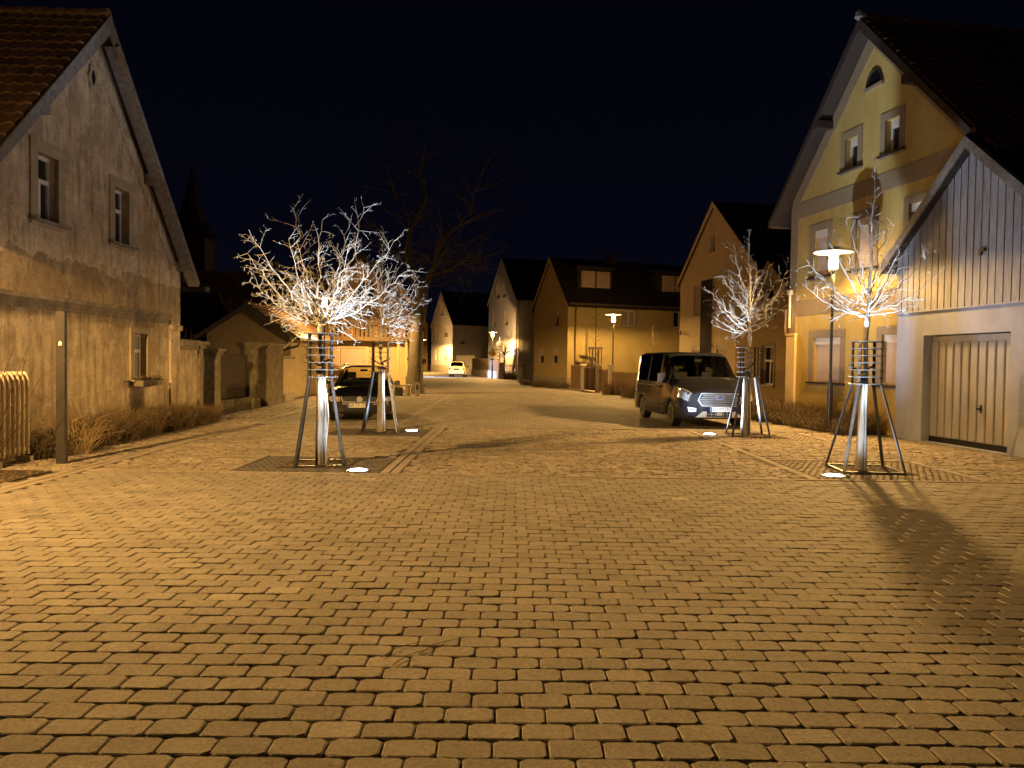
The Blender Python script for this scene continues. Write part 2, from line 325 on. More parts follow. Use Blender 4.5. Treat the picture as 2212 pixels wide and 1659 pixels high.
# ------------------------------------------------------------ ground
def bricks(x0, x1, y0, y1, w, h, gap, cut, keep=None, zj=.003, seed=1, bev=.006, jit=.004, var=.16, along='x', z=0., wv=0.):
    rng = random.Random(seed); V = []; Fc = []; T = []
    rows = int((y1-y0)/h)
    for r in range(rows):
        off = (r % 2)*w*.5+rng.uniform(-.1, .1)*w*.5; n = int((x1-x0)/w)+2; x = x0-off
        for c in range(n):
            bw = w*(1+rng.uniform(-wv, wv)); xa = x; x += bw
            cx, cy = xa+bw/2+rng.uniform(-jit, jit), y0+(r+.5)*h+rng.uniform(-jit, jit)+.005*sin(xa*.9+r*.1)
            if xa < x0-1e-6 or xa+bw > x1+1e-6:
                lo, hi = max(xa, x0), min(xa+bw, x1)
                if hi-lo < .05: continue
                cx = (lo+hi)/2; bw_ = hi-lo
            else: bw_ = bw
            if keep and not keep(cx, cy): continue
            a, b = bw_/2-gap/2, h/2-gap/2; rz = rng.gauss(0, .012); tx, ty = rng.gauss(0, .010), rng.gauss(0, .014); zz = z+rng.uniform(-zj, zj)
            zz += .006*mnoise.noise(Vector((cx*.5, cy*.5, 3)))
            k = cut*rng.uniform(.6, 1.4); o = len(V); tn = 1+rng.uniform(-var, var)
            if rng.random() < .02: tn *= rng.choice((1.3, 1.22, .75, .8))
            for (A, B, K, dz) in ((a, b, k, -.02), (a, b, k, -bev*.9), (a-bev, b-bev, k, 0)):
                for (px, py) in ((-A+K, -B), (A-K, -B), (A, -B+K*.8), (A, B-K*.8), (A-K, B), (-A+K, B), (-A, B-K*.8), (-A, -B+K*.8)):
                    if dz > -.01: px += rng.uniform(-.0022, .0022); py += rng.uniform(-.0022, .0022)
                    V.append((cx+px*cos(rz)-py*sin(rz), cy+px*sin(rz)+py*cos(rz), zz+dz+px*tx+py*ty)); T.append(tn)
            for q in (0, 8):
                for i in range(8): Fc.append((o+q+i, o+q+(i+1) % 8, o+q+8+(i+1) % 8, o+q+8+i))
            Fc.append(tuple(range(o+16, o+24)))
    return V, Fc, T
def brick_struct(name, m, parts):
    V = []; Fc = []; T = []
    for v, f, t in parts:
        o = len(V); V += v; T += t; Fc += [tuple(i+o for i in q) for q in f]
    mb = MB(); mb.v = V; mb.f = Fc; return struct(name, mb, m, tint=T)
SQ = [(-4.05, -1.92, 11.12, 12.95), (-4.05, -1.92, 16.5, 18.35), (4.5, 6.85, 11.12, 13.25), (4.5, 6.85, 16.6, 18.6)]
def insq(x, y, g=0.): return any(a-g < x < b+g and c-g < y < d+g for a, b, c, d in SQ)
def lx(y): return -6.02-.035*(y-9)          # left pavement edge
def rxw(y): return 8.35+.16*(20-y)-.0*y     # right house line (bed edge)
m1 = bricks(-9.5, 10.5, 1.9, 10.98, .236, .156, .0095, .022, keep=lambda x, y: x > lx(y)+.02, seed=3, wv=.0, var=.11, bev=.005, zj=.0035, jit=.0018)
brick_struct('plaza_paving', M_PAVER, [m1])
m2 = bricks(-6.9, 9.8, 11.1, 19.0, .195, .118, .014, .028, keep=lambda x, y: x > lx(y)+.05 and not insq(x, y, .10) and not (-1.95 < x < -1.55) and not (4.28 < x < 4.5) and x < 9.35, seed=5, zj=.006, jit=.010, var=.22, wv=.25)
brick_struct('parking_bay_setts', M_SETT, [m2])
m3 = bricks(-7.4, 7.6, 19.0, 40.0, .236, .156, .013, .024, keep=lambda x, y: x > lx(y)+.05 and x < 8.6-.16*(y-19) + (0 if y < 23 else -.2), seed=9, var=.12)
brick_struct('road_paving', M_PAVER, [m3])
m4 = bricks(-9.6, -5.9, 9.3, 36.0, .20, .115, .016, .028, keep=lambda x, y: x < lx(y)-.32 and x > -7.75-.03*(y-12)-(1.2 if y > 26.5 else 0) and not (x < -6.45 and 9.3 < y < 10.9), seed=11, zj=.006, jit=.009, var=.24, wv=.2)
brick_struct('sidewalk_setts', M_SETT, [m4])
def grid_tile(x0, x1, y0, y1, seed, dark):
    return bricks(x0, x1, y0, y1, .105, .105, .028 if not dark else .012, .012, keep=lambda x, y: not (abs(x-(x0+x1)/2-(-.0)) < .52 and abs(y-(y0+y1)/2) < .5), seed=seed, var=.12)
brick_struct('dark_tree_square_paving', M_GRID, [grid_tile(*SQ[0], 21, 1), grid_tile(*SQ[1], 22, 1)])
brick_struct('lattice_tree_square_paving', M_SETT, [grid_tile(*SQ[2], 23, 0), grid_tile(*SQ[3], 24, 0)])
def strip(pts, w, seed, ln=.5):               # row of long stones along a polyline
    rng = random.Random(seed); V = []; Fc = []; T = []
    for (a, b) in zip(pts, pts[1:]):
        a = Vector((*a, 0)); b = Vector((*b, 0)); d = b-a; L_ = d.length; d.normalize(); n = Vector((-d.y, d.x, 0)); s = 0
        while s < L_-.05:
            l = min(ln*rng.uniform(.96, 1.04), L_-s); o = len(V); t = 1+rng.uniform(-.1, .1); zz = rng.uniform(-.001, .004)
            for (q, g, bv) in ((-.02, .005, 0), (0, .005, 0), (.004, .011, 1)):
                for (p, r) in ((s+g, -w/2+g), (s+l-g, -w/2+g), (s+l-g, w/2-g), (s+g, w/2-g)):
                    V.append(tuple(a+d*p+n*r+Vector((0, 0, q+zz)))); T.append(t)
            for k in (0, 4):
                for i in range(4): Fc.append((o+k+i, o+k+(i+1) % 4, o+k+4+(i+1) % 4, o+k+4+i))
            Fc.append((o+8, o+9, o+10, o+11)); s += l
    return V, Fc, T
strips = [strip([(-4.2, 11.04), (9.3, 11.04)], .10, 1)]
for dx in (0, .15): strips.append(strip([(lx(7)-.06-dx, 7), (lx(22)-.06-dx, 22), (lx(37)-.06-dx, 37)], .14, 2+int(dx*10)))
for dx in (0, .15): strips.append(strip([(-1.84+dx, 11.12), (-1.84+dx, 20.5)], .13, 5, .4))
strips.append(strip([(4.4, 11.12), (4.4, 19.5)], .14, 6)); strips.append(strip([(6.93, 11.12), (6.93, 13.33), (4.5, 13.33)], .12, 7))
strips.append(strip([(-4.13, 11.12), (-4.13, 13.03), (-1.95, 13.03)], .11, 8)); strips.append(strip([(-4.13, 16.42), (-4.13, 18.43), (-1.95, 18.43)], .11, 9)); strips.append(strip([(-4.13, 16.42), (-1.95, 16.42)], .11, 19))
strips.append(strip([(4.5, 16.52), (6.93, 16.52), (6.93, 18.68)], .11, 10))
strips.append(strip([(lx(11)-.1, 11.04), (-4.2, 11.04)], .09, 12)); strips.append(strip([(-6.1, 19.05), (4.3, 19.05)], .10, 13)); strips.append(strip([(-2.9, 19.1), (-2.9, 37)], .12, 14))
strips.append(strip([(4.6, 19.2), (4.25, 26), (3.3, 34), (1.5, 46)], .14, 15))
brick_struct('kerb_stones', M_STRIP, strips)
g = MB(); g.add([(-14, -4, -.014), (14, -4, -.014), (14, 44, -.014), (-14, 44, -.014)], [(0, 1, 2, 3)]); struct('paving_bed', g, M_JOINT)
g = MB(); g.add([(-900, -900, -.06), (900, -900, -.06), (900, 1500, -.06), (-900, 1500, -.06)], [(0, 1, 2, 3)]); struct('ground', g, M_EARTH)
g = MB(); pl = [(-7.5, 40), (5.2, 40), (4.2, 46), (2.2, 52), (.4, 60), (-1.2, 72), (-3.5, 88), (-6, 110), (-9, 140), (-40, 160), (-40, 90), (-22, 66), (-9.5, 58), (-5.5, 50), (-6.5, 44)]
g.add([(x, y, -.004) for x, y in pl], [tuple(range(len(pl)))]); struct('road', g, M_ASPH)
g = MB(); pl = [(4.6, 40), (5.6, 40), (4.6, 46), (2.7, 52), (.8, 60), (-.8, 72), (-3, 88), (-3.5, 88), (-1.2, 72), (.4, 60), (2.2, 52), (4.2, 46)]
g.add([(x, y, .0) for x, y in pl], [tuple(range(len(pl)))]); struct('far_pavement_edge', g, M_STRIP, tint=[1]*len(pl))
def rubble(name, areas, n, m, s0, s1, seed, label=None, flat=.5):
    rng = random.Random(seed); mb = MB()
    for (x0, x1, y0, y1) in areas:
        for i in range(int(n*(x1-x0)*(y1-y0))):
            x, y = rng.uniform(x0, x1), rng.uniform(y0, y1); s = rng.uniform(s0, s1); a = rng.uniform(0, pi); c = []
            for dz in (0, 1):
                for j in range(4):
                    q = a+j*pi/2+rng.uniform(-.3, .3); r = s*rng.uniform(.5, 1)*(1-.3*dz); c.append((x+r*cos(q), y+r*sin(q), .001+dz*s*flat*rng.uniform(.5, 1)))
            mb.hexa(c)
    return mb.build(name, m)
soils = MB()
for (a, b, c, d) in SQ: cx, cy = (a+b)/2, (c+d)/2; soils.box(cx-.5, cx+.5, cy-.47, cy+.47, -.05, .006)
soils.add([(-8.6, 9.3, .004), (-6.5, 9.3, .004), (-6.5, 10.9, .004), (-8.6, 10.9, .004)], [(0, 1, 2, 3)])
soils.add([(-9.2, 10.9, .002), (-7.55, 10.9, .002), (-7.95, 26, .002), (-9.6, 26, .002)], [(0, 1, 2, 3)])
soils.add([(8.6, 11.0, -.009), (9.9, 11.0, -.009), (9.9, 17.8, -.009), (9.2, 17.8, -.009)], [(0, 1, 2, 3)])
soils.add([(7.75, 18.1, .003), (9.4, 18, .003), (8.3, 31, .003), (6.1, 33, .003), (6.5, 26, .003)], [(0, 1, 2, 3)])
struct('planting_soil', soils, M_SOIL)
tag(rubble('leaf_litter', [(-3.5, -2.5, 11.6, 12.5), (-3.5, -2.5, 17.0, 17.9), (5.2, 6.2, 11.8, 12.6), (5.2, 6.2, 17.2, 18.1), (-8.2, -6.5, 9.3, 10.9)], 160, M_LEAF, .012, .04, 5), kind='stuff')
tag(rubble('fallen_leaves', [(-7.6, -6.5, 19, 22), (-8.3, -6.8, 24, 27), (-7.9, -6.9, 11, 18), (6.9, 7.9, 13.5, 24)], 26, M_LEAF, .012, .035, 6), kind='stuff')
tag(rubble('crumbs_of_gravel', [(-6, 8, 2.4, 11)], 2.2, M_CONC, .003, .009, 8), kind='stuff')

s_ = MB(); rng = random.Random(2)
for (x, y) in ((-.62, 4.1), (-.5, 4.25), (-.7, 4.2)):
    s_.tube([(x, y, .006), (x+.06, y+.12, .012), (x+.13, y+.2, .008), (x+.22, y+.24, .012)], [.003, .0025, .002, .001], 4)
tag(s_.build('fallen_twig', M_DRY), 'small fallen twig lying on the near paving stones', 'twig')
# ------------------------------------------------------------ house helpers
def wall_faces(mb, mp, top, holes, rev=.2, z0=0.):
    """wall with openings; top=[(u,z)...] roof line, holes=(u0,u1,z0,z1)"""
    def zt(u):
        for (a, za), (b, zb) in zip(top, top[1:]):
            if a-1e-6 <= u <= b+1e-6: return za+(zb-za)*(u-a)/(b-a) if b > a else max(za, zb)
        return top[-1][1]
    us = sorted(set([round(u, 4) for u, _ in top]+[round(h[i], 4) for h in holes for i in (0, 1)]))
    for a, b in zip(us, us[1:]):
        hs = sorted([(h[2], h[3]) for h in holes if h[0] <= a+1e-5 and h[1] >= b-1e-5]); z = z0
        for lo, hi in hs:
            mb.add([mp(a, z, 0), mp(b, z, 0), mp(b, lo, 0), mp(a, lo, 0)], [(0, 1, 2, 3)]); z = hi
        mb.add([mp(a, z, 0), mp(b, z, 0), mp(b, zt(b), 0), mp(a, zt(a), 0)], [(0, 1, 2, 3)])
    for (a, b, lo, hi) in holes:
        mb.add([mp(a, lo, 0), mp(b, lo, 0), mp(b, hi, 0), mp(a, hi, 0), mp(a, lo, rev), mp(b, lo, rev), mp(b, hi, rev), mp(a, hi, rev)],
               [(0, 4, 5, 1), (1, 5, 6, 2), (2, 6, 7, 3), (3, 7, 4, 0)])
def front_map(u, z, d): return (u, d, z)
def right_map(W): return lambda u, z, d: (W-d, u, z)
def left_map(D, U0=0): return lambda u, z, d: (U0+d, D-u, z)
def window(par, mp, u0, u1, z0, z1, rev=.2, fr=M_WHITE, fw=.05, style='cross', surround=None, sw=.16, sill=True, sillm=None, shut=0., box=False, pane=M_PANE, curtain=False, smat=None, sout=.02, name='window', label=None, sillo=.06):
    f = MB(); d0, d1 = rev-.07, rev
    f.mbox(mp, u0, u0+fw, z0, z1, d0, d1); f.mbox(mp, u1-fw, u1, z0, z1, d0, d1); f.mbox(mp, u0+fw, u1-fw, z0, z0+fw, d0, d1); f.mbox(mp, u0+fw, u1-fw, z1-fw, z1, d0, d1)
    um, ia, ib = (u0+u1)/2, u0+fw, u1-fw
    if style == 'cross':      # two casements and a top light
        zm = z0+(z1-z0)*.62; f.mbox(mp, ia, ib, zm-.035, zm+.035, d0-.012, d1); f.mbox(mp, um-.03, um+.03, z0+fw, zm-.035, d0-.006, d1)
    elif style == 'two': f.mbox(mp, um-.035, um+.035, z0+fw, z1-fw, d0-.006, d1)
    w = f.build(name, fr, par)
    if label: w['label'] = label
    p = MB(); p.mbox(mp, ia, ib, z0+fw, z1-fw, d1-.03, d1-.02); p.build('pane', M_CURT if curtain else pane, w)
    b = MB(); b.mbox(mp, u0, u1, z0, z1, rev+.02, rev+.04); b.build('room_backing', M_DARK, w)
    if shut:
        zs = z1-(z1-z0)*shut; s = MB(); k = max(1, int((z1-zs)/.055)); hh = (z1-zs)/k
        for i in range(k): s.mbox(mp, u0+.02, u1-.02, zs+i*hh+.004, zs+(i+1)*hh-.004, d0-.045+.0, d0-.02)
        s.mbox(mp, u0+.02, u1-.02, zs, z1, d0-.036, d0-.012); s.build('roller_shutter', M_SHUT, w)
    if box:
        s = MB(); s.mbox(mp, u0+.005, u1-.005, z1-.19, z1-.005, d0-.10, d0-.05); s.build('shutter_box', M_WHITE, w)
    if surround:
        s = MB(); o = -sout
        s.mbox(mp, u0-sw, u0, z0, z1, o, .03); s.mbox(mp, u1, u1+sw, z0, z1, o, .03); s.mbox(mp, u0-sw, u1+sw, z1, z1+sw, o-.004, .03)
        if sill: s.mbox(mp, u0-sw, u1+sw, z0-.10, z0, o-.002, .03)
        s.build('surround', surround, w)
    if sill:
        s = MB(); s.mbox(mp, u0-.08 if not surround else u0-sw-.04, u1+.08 if not surround else u1+sw+.04, z0-.05, z0-.004, -sillo-.03, d0-.004); s.build('sill', sillm or M_CONC, w)
    return w
def roof_slope(A, B, up, rows_len, tw=.22, ch=.33, amp=.028, step=.03, detail=True):
    """tiles from eave edge A-B climbing along unit vector up for rows_len"""
    A = Vector(A); B = Vector(B); up = Vector(up).normalized(); al = (B-A); L_ = al.length; al.normalize(); n = al.cross(up).normalized()
    if n.z < 0: n = -n
    mb = MB(); T = []; rng = random.Random(int(L_*100)+3)
    if not detail:
        for k in (0, -.12):
            mb.add([A+n*k, B+n*k, B+up*rows_len+n*k, A+up*rows_len+n*k], [(0, 1, 2, 3)])
        mb.f += [(0, 1, 5, 4), (1, 2, 6, 5), (2, 3, 7, 6), (3, 0, 4, 7)]; return mb, [1]*len(mb.v)
    nc = int(L_/tw); w = L_/nc; nr = int(rows_len/ch)+1; h = rows_len/nr
    prof = [(0, 0), (.18, .75), (.36, 1), (.54, .7), (.7, .1), (.85, -.15), (1, 0)]
    for r in range(nr):
        for c in range(nc):
            o = len(mb.v); t = 1+rng.uniform(-.3, .3); jz = rng.uniform(-.003, .003); sk = rng.uniform(-.01, .01)
            for (s_, zz) in ((r*h-.02, step), ((r+1)*h, .0)):
                for (x, y) in prof: mb.v.append(tuple(A+al*(c*w+x*w)+up*(s_+sk*x)+n*(y*amp+zz+jz))); T.append(t)
            for (x, y) in prof: mb.v.append(tuple(A+al*(c*w+x*w)+up*(r*h-.02+sk*x)+n*(y*amp+jz-.004))); T.append(t*.7)
            for i in range(6): mb.f.append((o+i, o+i+1, o+7+i+1, o+7+i)); mb.f.append((o+14+i, o+15+i, o+i+1, o+i))
    o = len(mb.v)
    for p in (A-n*.02, B-n*.02, B+up*rows_len-n*.02, A+up*rows_len-n*.02): mb.v.append(tuple(p)); T.append(1)
    mb.f.append((o, o+1, o+2, o+3)); return mb, T
def gable_roof(par, u0, u1, uc, zap, zeave, ovf, ovb, ovs, D, m, detail=True, tw=.22, ch=.33, name='roof', barge=None, bw=.2, thick=.12, soffit=None, right_detail=True):
    """roof whose ridge runs along local y; zap/zeave at wall line (underside); returns roof object"""
    parts = []; allm = MB(); T = []
    for sgn, ue in ((-1, u0), (1, u1)):
        dx = abs(uc-ue); sl = (zap-zeave)/dx; ux, uz = 1/sqrt(1+sl*sl), sl/sqrt(1+sl*sl)
        off = thick
        ee = (ue+sgn*ovs, zeave-ovs*sl); Ls = (dx+ovs)/ux
        nx, nz = sgn*uz, ux
        A = (ee[0]+nx*off, -ovf, ee[1]+nz*off); B = (ee[0]+nx*off, D+ovb, ee[1]+nz*off)
        mb, t = roof_slope(A, B, (-sgn*ux, 0, uz), Ls+off*uz/ux*.98, tw, ch, detail=detail if (sgn < 0 or right_detail) else False)
        allm.add(mb.v, mb.f); T += t
        # deck below tiles
        q = MB(); c = []
        for k in (0., off-.035):
            for (s_, y) in ((0, -ovf+.02), (0, D+ovb-.02), (Ls, D+ovb-.02), (Ls, -ovf+.02)): c.append((ee[0]-sgn*ux*s_+nx*k, y, ee[1]+uz*s_+nz*k))
        q.hexa(c); parts.append(q)
    r = allm.build(name, m, par, tint=T)
    dk = MB()
    for q in parts: dk.add(q.v, q.f)
    dk.build('roof_deck', soffit or M_SOFFIT, r)
    rc = MB(); pts = [(uc, -ovf+.0, zap+thick*1.45), (uc, D+ovb, zap+thick*1.45)]
    n = max(2, int((D+ovf+ovb)/.38))
    for i in range(n):
        a = -ovf+(D+ovf+ovb)*i/n; b = -ovf+(D+ovf+ovb)*(i+1)/n+.03; rc.tube([(uc, a, zap+thick*1.4), (uc, b, zap+thick*1.4-.02)], [.12, .10], 8)
    if detail: rc.build('ridge_tiles', m, r, tint=[1]*len(rc.v))
    if barge:
        for sgn, ue in ((-1, u0), (1, u1)):
            dx = abs(uc-ue); sl = (zap-zeave)/dx; b = MB(); ex, ez = ue+sgn*ovs, zeave-ovs*sl
            b.poly(front_map, [(ex, ez-bw*.4), (ex, ez+thick), (uc, zap+thick*1.3), (uc, zap-bw*1.15)] if sgn < 0 else [(uc, zap-bw*1.15), (uc, zap+thick*1.3), (ex, ez+thick), (ex, ez-bw*.4)], -ovf-.03, -ovf+.012)
            b.build('barge_board', barge, r)
    return r
def house(name, label, cat, P, th, u0, u1, uc, zap, zeave, D, wm, fholes=(), rholes=(), lholes=(), group=None, rev=.2):
    t = thing(name, label, cat, (P[0], P[1], 0), radians(th), group); mb = MB()
    wall_faces(mb, front_map, [(u0, zeave), (uc, zap), (u1, zeave)], list(fholes), rev)
    wall_faces(mb, right_map(u1), [(0, zeave), (D, zeave)], list(rholes), rev)
    wall_faces(mb, left_map(D, u0), [(0, zeave), (D, zeave)], list(lholes), rev)
    mb.add([(u0, D, 0), (u1, D, 0), (u1, D, zeave), (uc, D, zap), (u0, D, zeave)], [(0, 4, 3, 2, 1)])
    w = mb.build('wall', wm, t); return t, w

# ------------------------------------------------------------ left old house
t, w = house('old_house', 'old gabled house on the left with flaking stained plaster and tiled roof', 'house', (-8.0, 12.0), 91.7, -1.25, 6.84, 2.8, 7.95, 3.85, 9, M_OLD,
    fholes=[(1.0, 1.62, 3.93, 5.06), (3.66, 4.27, 3.95, 5.07), (4.47, 5.15, 1.15, 2.13)])
for (a, b, c, d, cu) in ((1.0, 1.62, 3.93, 5.06, False), (3.66, 4.27, 3.95, 5.07, False), (4.47, 5.15, 1.15, 2.13, True)):
    window(t, front_map, a, b, c, d, surround=M_SURR, sw=.2 if c > 3 else .13, sout=.035, sillm=M_OLDTRIM, curtain=cu, sillo=.10)
s = MB(); s.mbox(front_map, -1.25, 6.32, 2.50, 2.58, -.06, .05); s.mbox(front_map, -1.25, 6.32, 2.58, 2.66, -.10, .05); s.mbox(front_map, -1.25, 6.32, 2.42, 2.50, -.03, .05); s.build('string_course', M_OLDTRIM, w)
s = MB(); s.mbox(front_map, 6.36, 6.90, 0, 2.28, -.05, .06); s.mbox(front_map, 6.33, 6.93, 2.28, 2.40, -.10, .06); s.mbox(front_map, 6.36, 6.90, 2.40, 3.82, -.05, .06); s.build('corner_pilaster', M_OLD, w)
s = MB()                                       # raised raking band under the verge
for sg in (-1, 1):
    ue = 2.8+sg*4.04
    s.poly(front_map, [(2.8, 7.93), (ue, 3.85), (ue-sg*.50, 3.85), (2.8, 7.40)] if sg < 0 else [(2.8, 7.40), (ue-.50, 3.85), (ue, 3.85), (2.8, 7.93)], -.035, .01)
s.build('raking_plaster_band', M_OLD, w)
s = MB()
for (q, r0, r1) in ((0, .23, .0),):
    pr = [(r0*(1+.14*cos(6*a))*cos(a)*.55+2.78, 6.92+r0*(1+.14*cos(6*a))*sin(a)) for a in [2*pi*i/24 for i in range(24)]]
    s.poly(front_map, pr, -.05, .01)
s.build('gable_rosette', M_SURR, w)
s = MB(); s.poly(front_map, [(2.78+.07*cos(a), 6.92+.13*sin(a)*(1+.2*cos(4*a))) for a in [2*pi*i/14 for i in range(14)]], -.058, -.051); s.build('rosette_hole', M_DARK, w)
r = gable_roof(t, -1.25, 6.84, 2.8, 7.95, 3.85, .34, .3, .35, 9, M_TILE, barge=M_BARGE, bw=.17)
s = MB()
for (u, z) in ((5.05, 5.55), (.75, 5.75), (6.75, 3.85)): s.box(u-.1, u+.1, -.33, .1, z-.14, z+.1)
build_each(s, 'purlin_end', M_BARGE, r)
s = MB(); s.bar((3.0, -.30, 7.62), (7.12, -.30, 3.42), .12, .26, (0, 1, 0)); s.build('verge_rafter', M_BARGE, r)
s = MB(); s.mbox(front_map, 4.36, 5.42, 1.0, 1.12, -.28, -.08); s.build('window_box', M_OLDTRIM, t)
wb = bpy.data.objects['window_box']; s = MB(); rng = random.Random(3)
for i in range(90):
    u = rng.uniform(4.38, 5.4); s.tube([(u, -.18+rng.uniform(-.07, .07), 1.1), (u+rng.uniform(-.05, .05), -.18+rng.uniform(-.1, .1), 1.12+rng.uniform(.02, .13))], [.012, .006], 3)
s.build('withered_plants', M_PLANT, wb)
s = MB()
for u in (4.12, 5.78): s.box(u-.02, u+.08, -.10, 0, 1.10, 1.13); s.box(u-.02, u+.01, -.10, -.07, 1.0, 1.13)
build_each(s, 'iron_hook', M_STEEL, w, 16)

# ------------------------------------------------------------ wall, pillars and gates along the left pavement (same frame as the old house)
H1 = ((-8.0, 12.0, 0), radians(91.7))
def h1p(u, d=0): a = H1[1]; return (-8.0+u*cos(a)-d*sin(a), 12.0+u*sin(a)+d*cos(a), 0)
def cap(mb, u0, u1, z, d0=-.12, d1=.42): mb.mbox(front_map, u0, u1, z, z+.07, d0+.06, d1-.06); mb.mbox(front_map, u0-.05, u1+.05, z+.07, z+.16, d0, d1); mb.mbox(front_map, u0-.11, u1+.11, z+.16, z+.25, d0-.06, d1+.06)
def pillar(u0, u1, h, label, z0=0, name='gate_pillar', panel=True):
    t = thing(name, label, 'pillar' if u1-u0 < 1.5 else 'wall', h1p((u0+u1)/2), H1[1], None); W = (u1-u0)/2
    b = MB(); b.mbox(front_map, -W, W, .32, h, -.06, .36); b.build('shaft', M_OLDTRIM, t)  # darker trim colour puts the pillar's shade into the shaft
    b = MB(); b.mbox(front_map, -W-.06, W+.06, 0, .32, -.13, .42); b.build('base', M_OLDTRIM, t)
    b = MB(); cap(b, -W, W, h); b.build('capstone', M_OLDTRIM, t)
    if panel:
        b = MB()
        for (a, c, e, f) in ((-W+.06, -W+.1, .42, h-.08), (W-.1, W-.06, .42, h-.08), (-W+.1, W-.1, h-.12, h-.08), (-W+.1, W-.1, .42, .46)): b.mbox(front_map, a, c, e, f, -.085, -.055)
        b.build('moulding', M_OLDTRIM, t)
    return t
t = thing('boundary_wall', 'stained plaster garden wall between old house and dark gateway', 'wall', h1p(7.6), H1[1])
b = MB(); b.mbox(front_map, -.68, .52, 0, 1.82, .0, .34); b.build('wall', M_OLD, t)
b = MB(); b.mbox(front_map, -.68, .5, 1.82, 1.93, -.06, .40); b.mbox(front_map, -.68, .54, 1.93, 2.07, -.12, .46); b.build('coping', M_OLDTRIM, t)
pillar(8.13, 8.4, 1.80, 'narrow gate pillar left of the dark gateway with letterbox', panel=False)
pillar(9.36, 9.72, 1.64, 'gate pillar between the dark gateway and the wooden panel', panel=False)
pillar(12.70, 13.22, 1.88, 'gate pillar at the far end of the wooden panel')
pillar(14.15, 16.3, 1.90, 'broad dark pillar block with overhanging cap before cream outbuilding')
t = thing('garden_gate', 'dark timber gate in the opening beside the stained garden wall', 'gate', h1p(8.88), H1[1])
b = MB(); b.mbox(front_map, -.48, .48, .1, 1.75, .30, .34)
for i in range(9): b.mbox(front_map, -.47+i*.106, -.47+i*.106+.095, .08, 1.74, .275, .30)
b.build('leaf', M_WOODSHADE, t); b = MB(); b.mbox(front_map, -.48, -.44, .9, .96, .2, .27); b.build('handle', M_STEEL, t)
t = thing('mailbox', 'black letterbox mounted in dark gateway', 'mailbox', h1p(8.72, .12), H1[1])
b = MB(); b.mbox(front_map, -.26, .26, 1.16, 1.58, 0, .15); b.build('box', M_DARK, t); b = MB(); b.mbox(front_map, -.13, .02, 1.42, 1.49, -.008, 0); b.build('name_plate', M_PLATE, t)
b = MB(); b.mbox(front_map, -.22, .22, 1.515, 1.535, -.012, 0); b.build('flap', M_STEEL, t)
t = thing('wooden_fence_panel', 'dark vertical board fence panel on stone plinth between gate pillars', 'fence', h1p(11.2), H1[1])
b = MB()
for i in range(25): b.mbox(front_map, -1.45+i*.1165, -1.45+i*.1165+.108, .42, 1.74-.02*(i % 2), .12, .15)
b.build('boards', M_WOODSHADE, t); b = MB(); b.mbox(front_map, -1.45, 1.45, .6, .68, .151, .2); b.mbox(front_map, -1.45, 1.45, 1.4, 1.48, .151, .2); b.build('rails', M_WOODSHADE, t)
b = MB(); b.mbox(front_map, -1.47, 1.44, 0, .40, -.02, .34); b.build('plinth', M_OLDTRIM, t)
t = thing('driveway_gate', 'dark driveway gate set back between two capped pillars', 'gate', h1p(13.7, .3), H1[1])
b = MB()
for i in range(8): b.mbox(front_map, -.42+i*.106, -.42+i*.106+.1, .06, 1.72, 0, .04)
b.build('boards', M_WOODSHADE, t)
t = thing('low_yard_wall', 'lit yellowish yard wall leading to the cream outbuilding', 'wall', h1p(17.3), H1[1])
b = MB(); b.mbox(front_map, -.95, 1.2, 0, 1.62, .10, .32); b.build('wall', M_CREAM, t); b = MB(); b.mbox(front_map, -.95, 1.2, 1.62, 1.72, .04, .38); b.build('coping', M_OLDTRIM, t)
b = MB(); b.mbox(front_map, -.95, 1.2, 0, .3, .06, .098); b.build('plinth', M_CONC, t)

# ------------------------------------------------------------ cream outbuilding with tiled roof
P8 = (-12.5, 31.5)
t, w = house('cream_outbuilding', 'small cream outbuilding with lit clay tile roof and downpipe', 'outbuilding', P8, 0, 0, 3.4, 1.7, 3.72, 2.62, 6.5, M_CREAM, rholes=[])
gable_roof(t, 0, 3.4, 1.7, 3.72, 2.62, .35, .2, .38, 6.5, M_TILE, barge=M_BARGE, bw=.10, tw=.24, ch=.30, thick=.1)
b = MB(); b.tube([(3.85, -.3, 2.38), (3.85, 6.4, 2.38)], .06, 6); b.tube([(3.85, -.2, 2.36), (3.80, -.22, 2.15), (3.1, -.12, 1.95), (2.6, -.1, 1.85), (2.6, -.1, 0)], .045, 6); b.build('gutter_and_downpipe', M_COPPER, t)
b = MB(); b.box(3.402, 3.44, .0, 1.1, 0, 2.3); b.box(3.402, 3.5, 3.2, 3.9, 0, 2.3); build_each(b, 'wall_pier', M_CREAM, t)
b = MB(); b.box(2.7, 3.38, -.02, .0, 1.1, 1.2); b.build('ledge', M_OLDTRIM, t)

# ------------------------------------------------------------ peach house with balcony
t, w = house('peach_house', 'peach house with wooden balcony behind the black estate car', 'house', (-11.3, 42.3), 0, 0, 5.75, 3.0, 7.3, 4.2, 3.5, M_PEACH, fholes=[(1.85, 3.25, 1.3, 2.25), (2.7, 3.7, 4.9, 5.9)])
window(t, front_map, 1.85, 3.25, 1.3, 2.25, shut=.98, surround=M_CREAM, sw=.16, style='two')
window(t, front_map, 2.7, 3.7, 4.9, 5.9, style='two')
gable_roof(t, 0, 5.75, 3.0, 7.3, 4.2, .5, .2, .3, 3.5, M_TILEDK, detail=False, barge=M_SOFFIT, bw=.2)
b = MB(); b.box(0, 5.7, -1.3, 0, 2.62, 2.8); b.build('balcony_slab', M_SOFFIT, t); bs = b
b = MB()
for i in range(26): b.box(.05+i*.212, .05+i*.212+.13, -1.32, -1.29, 2.85, 3.5)
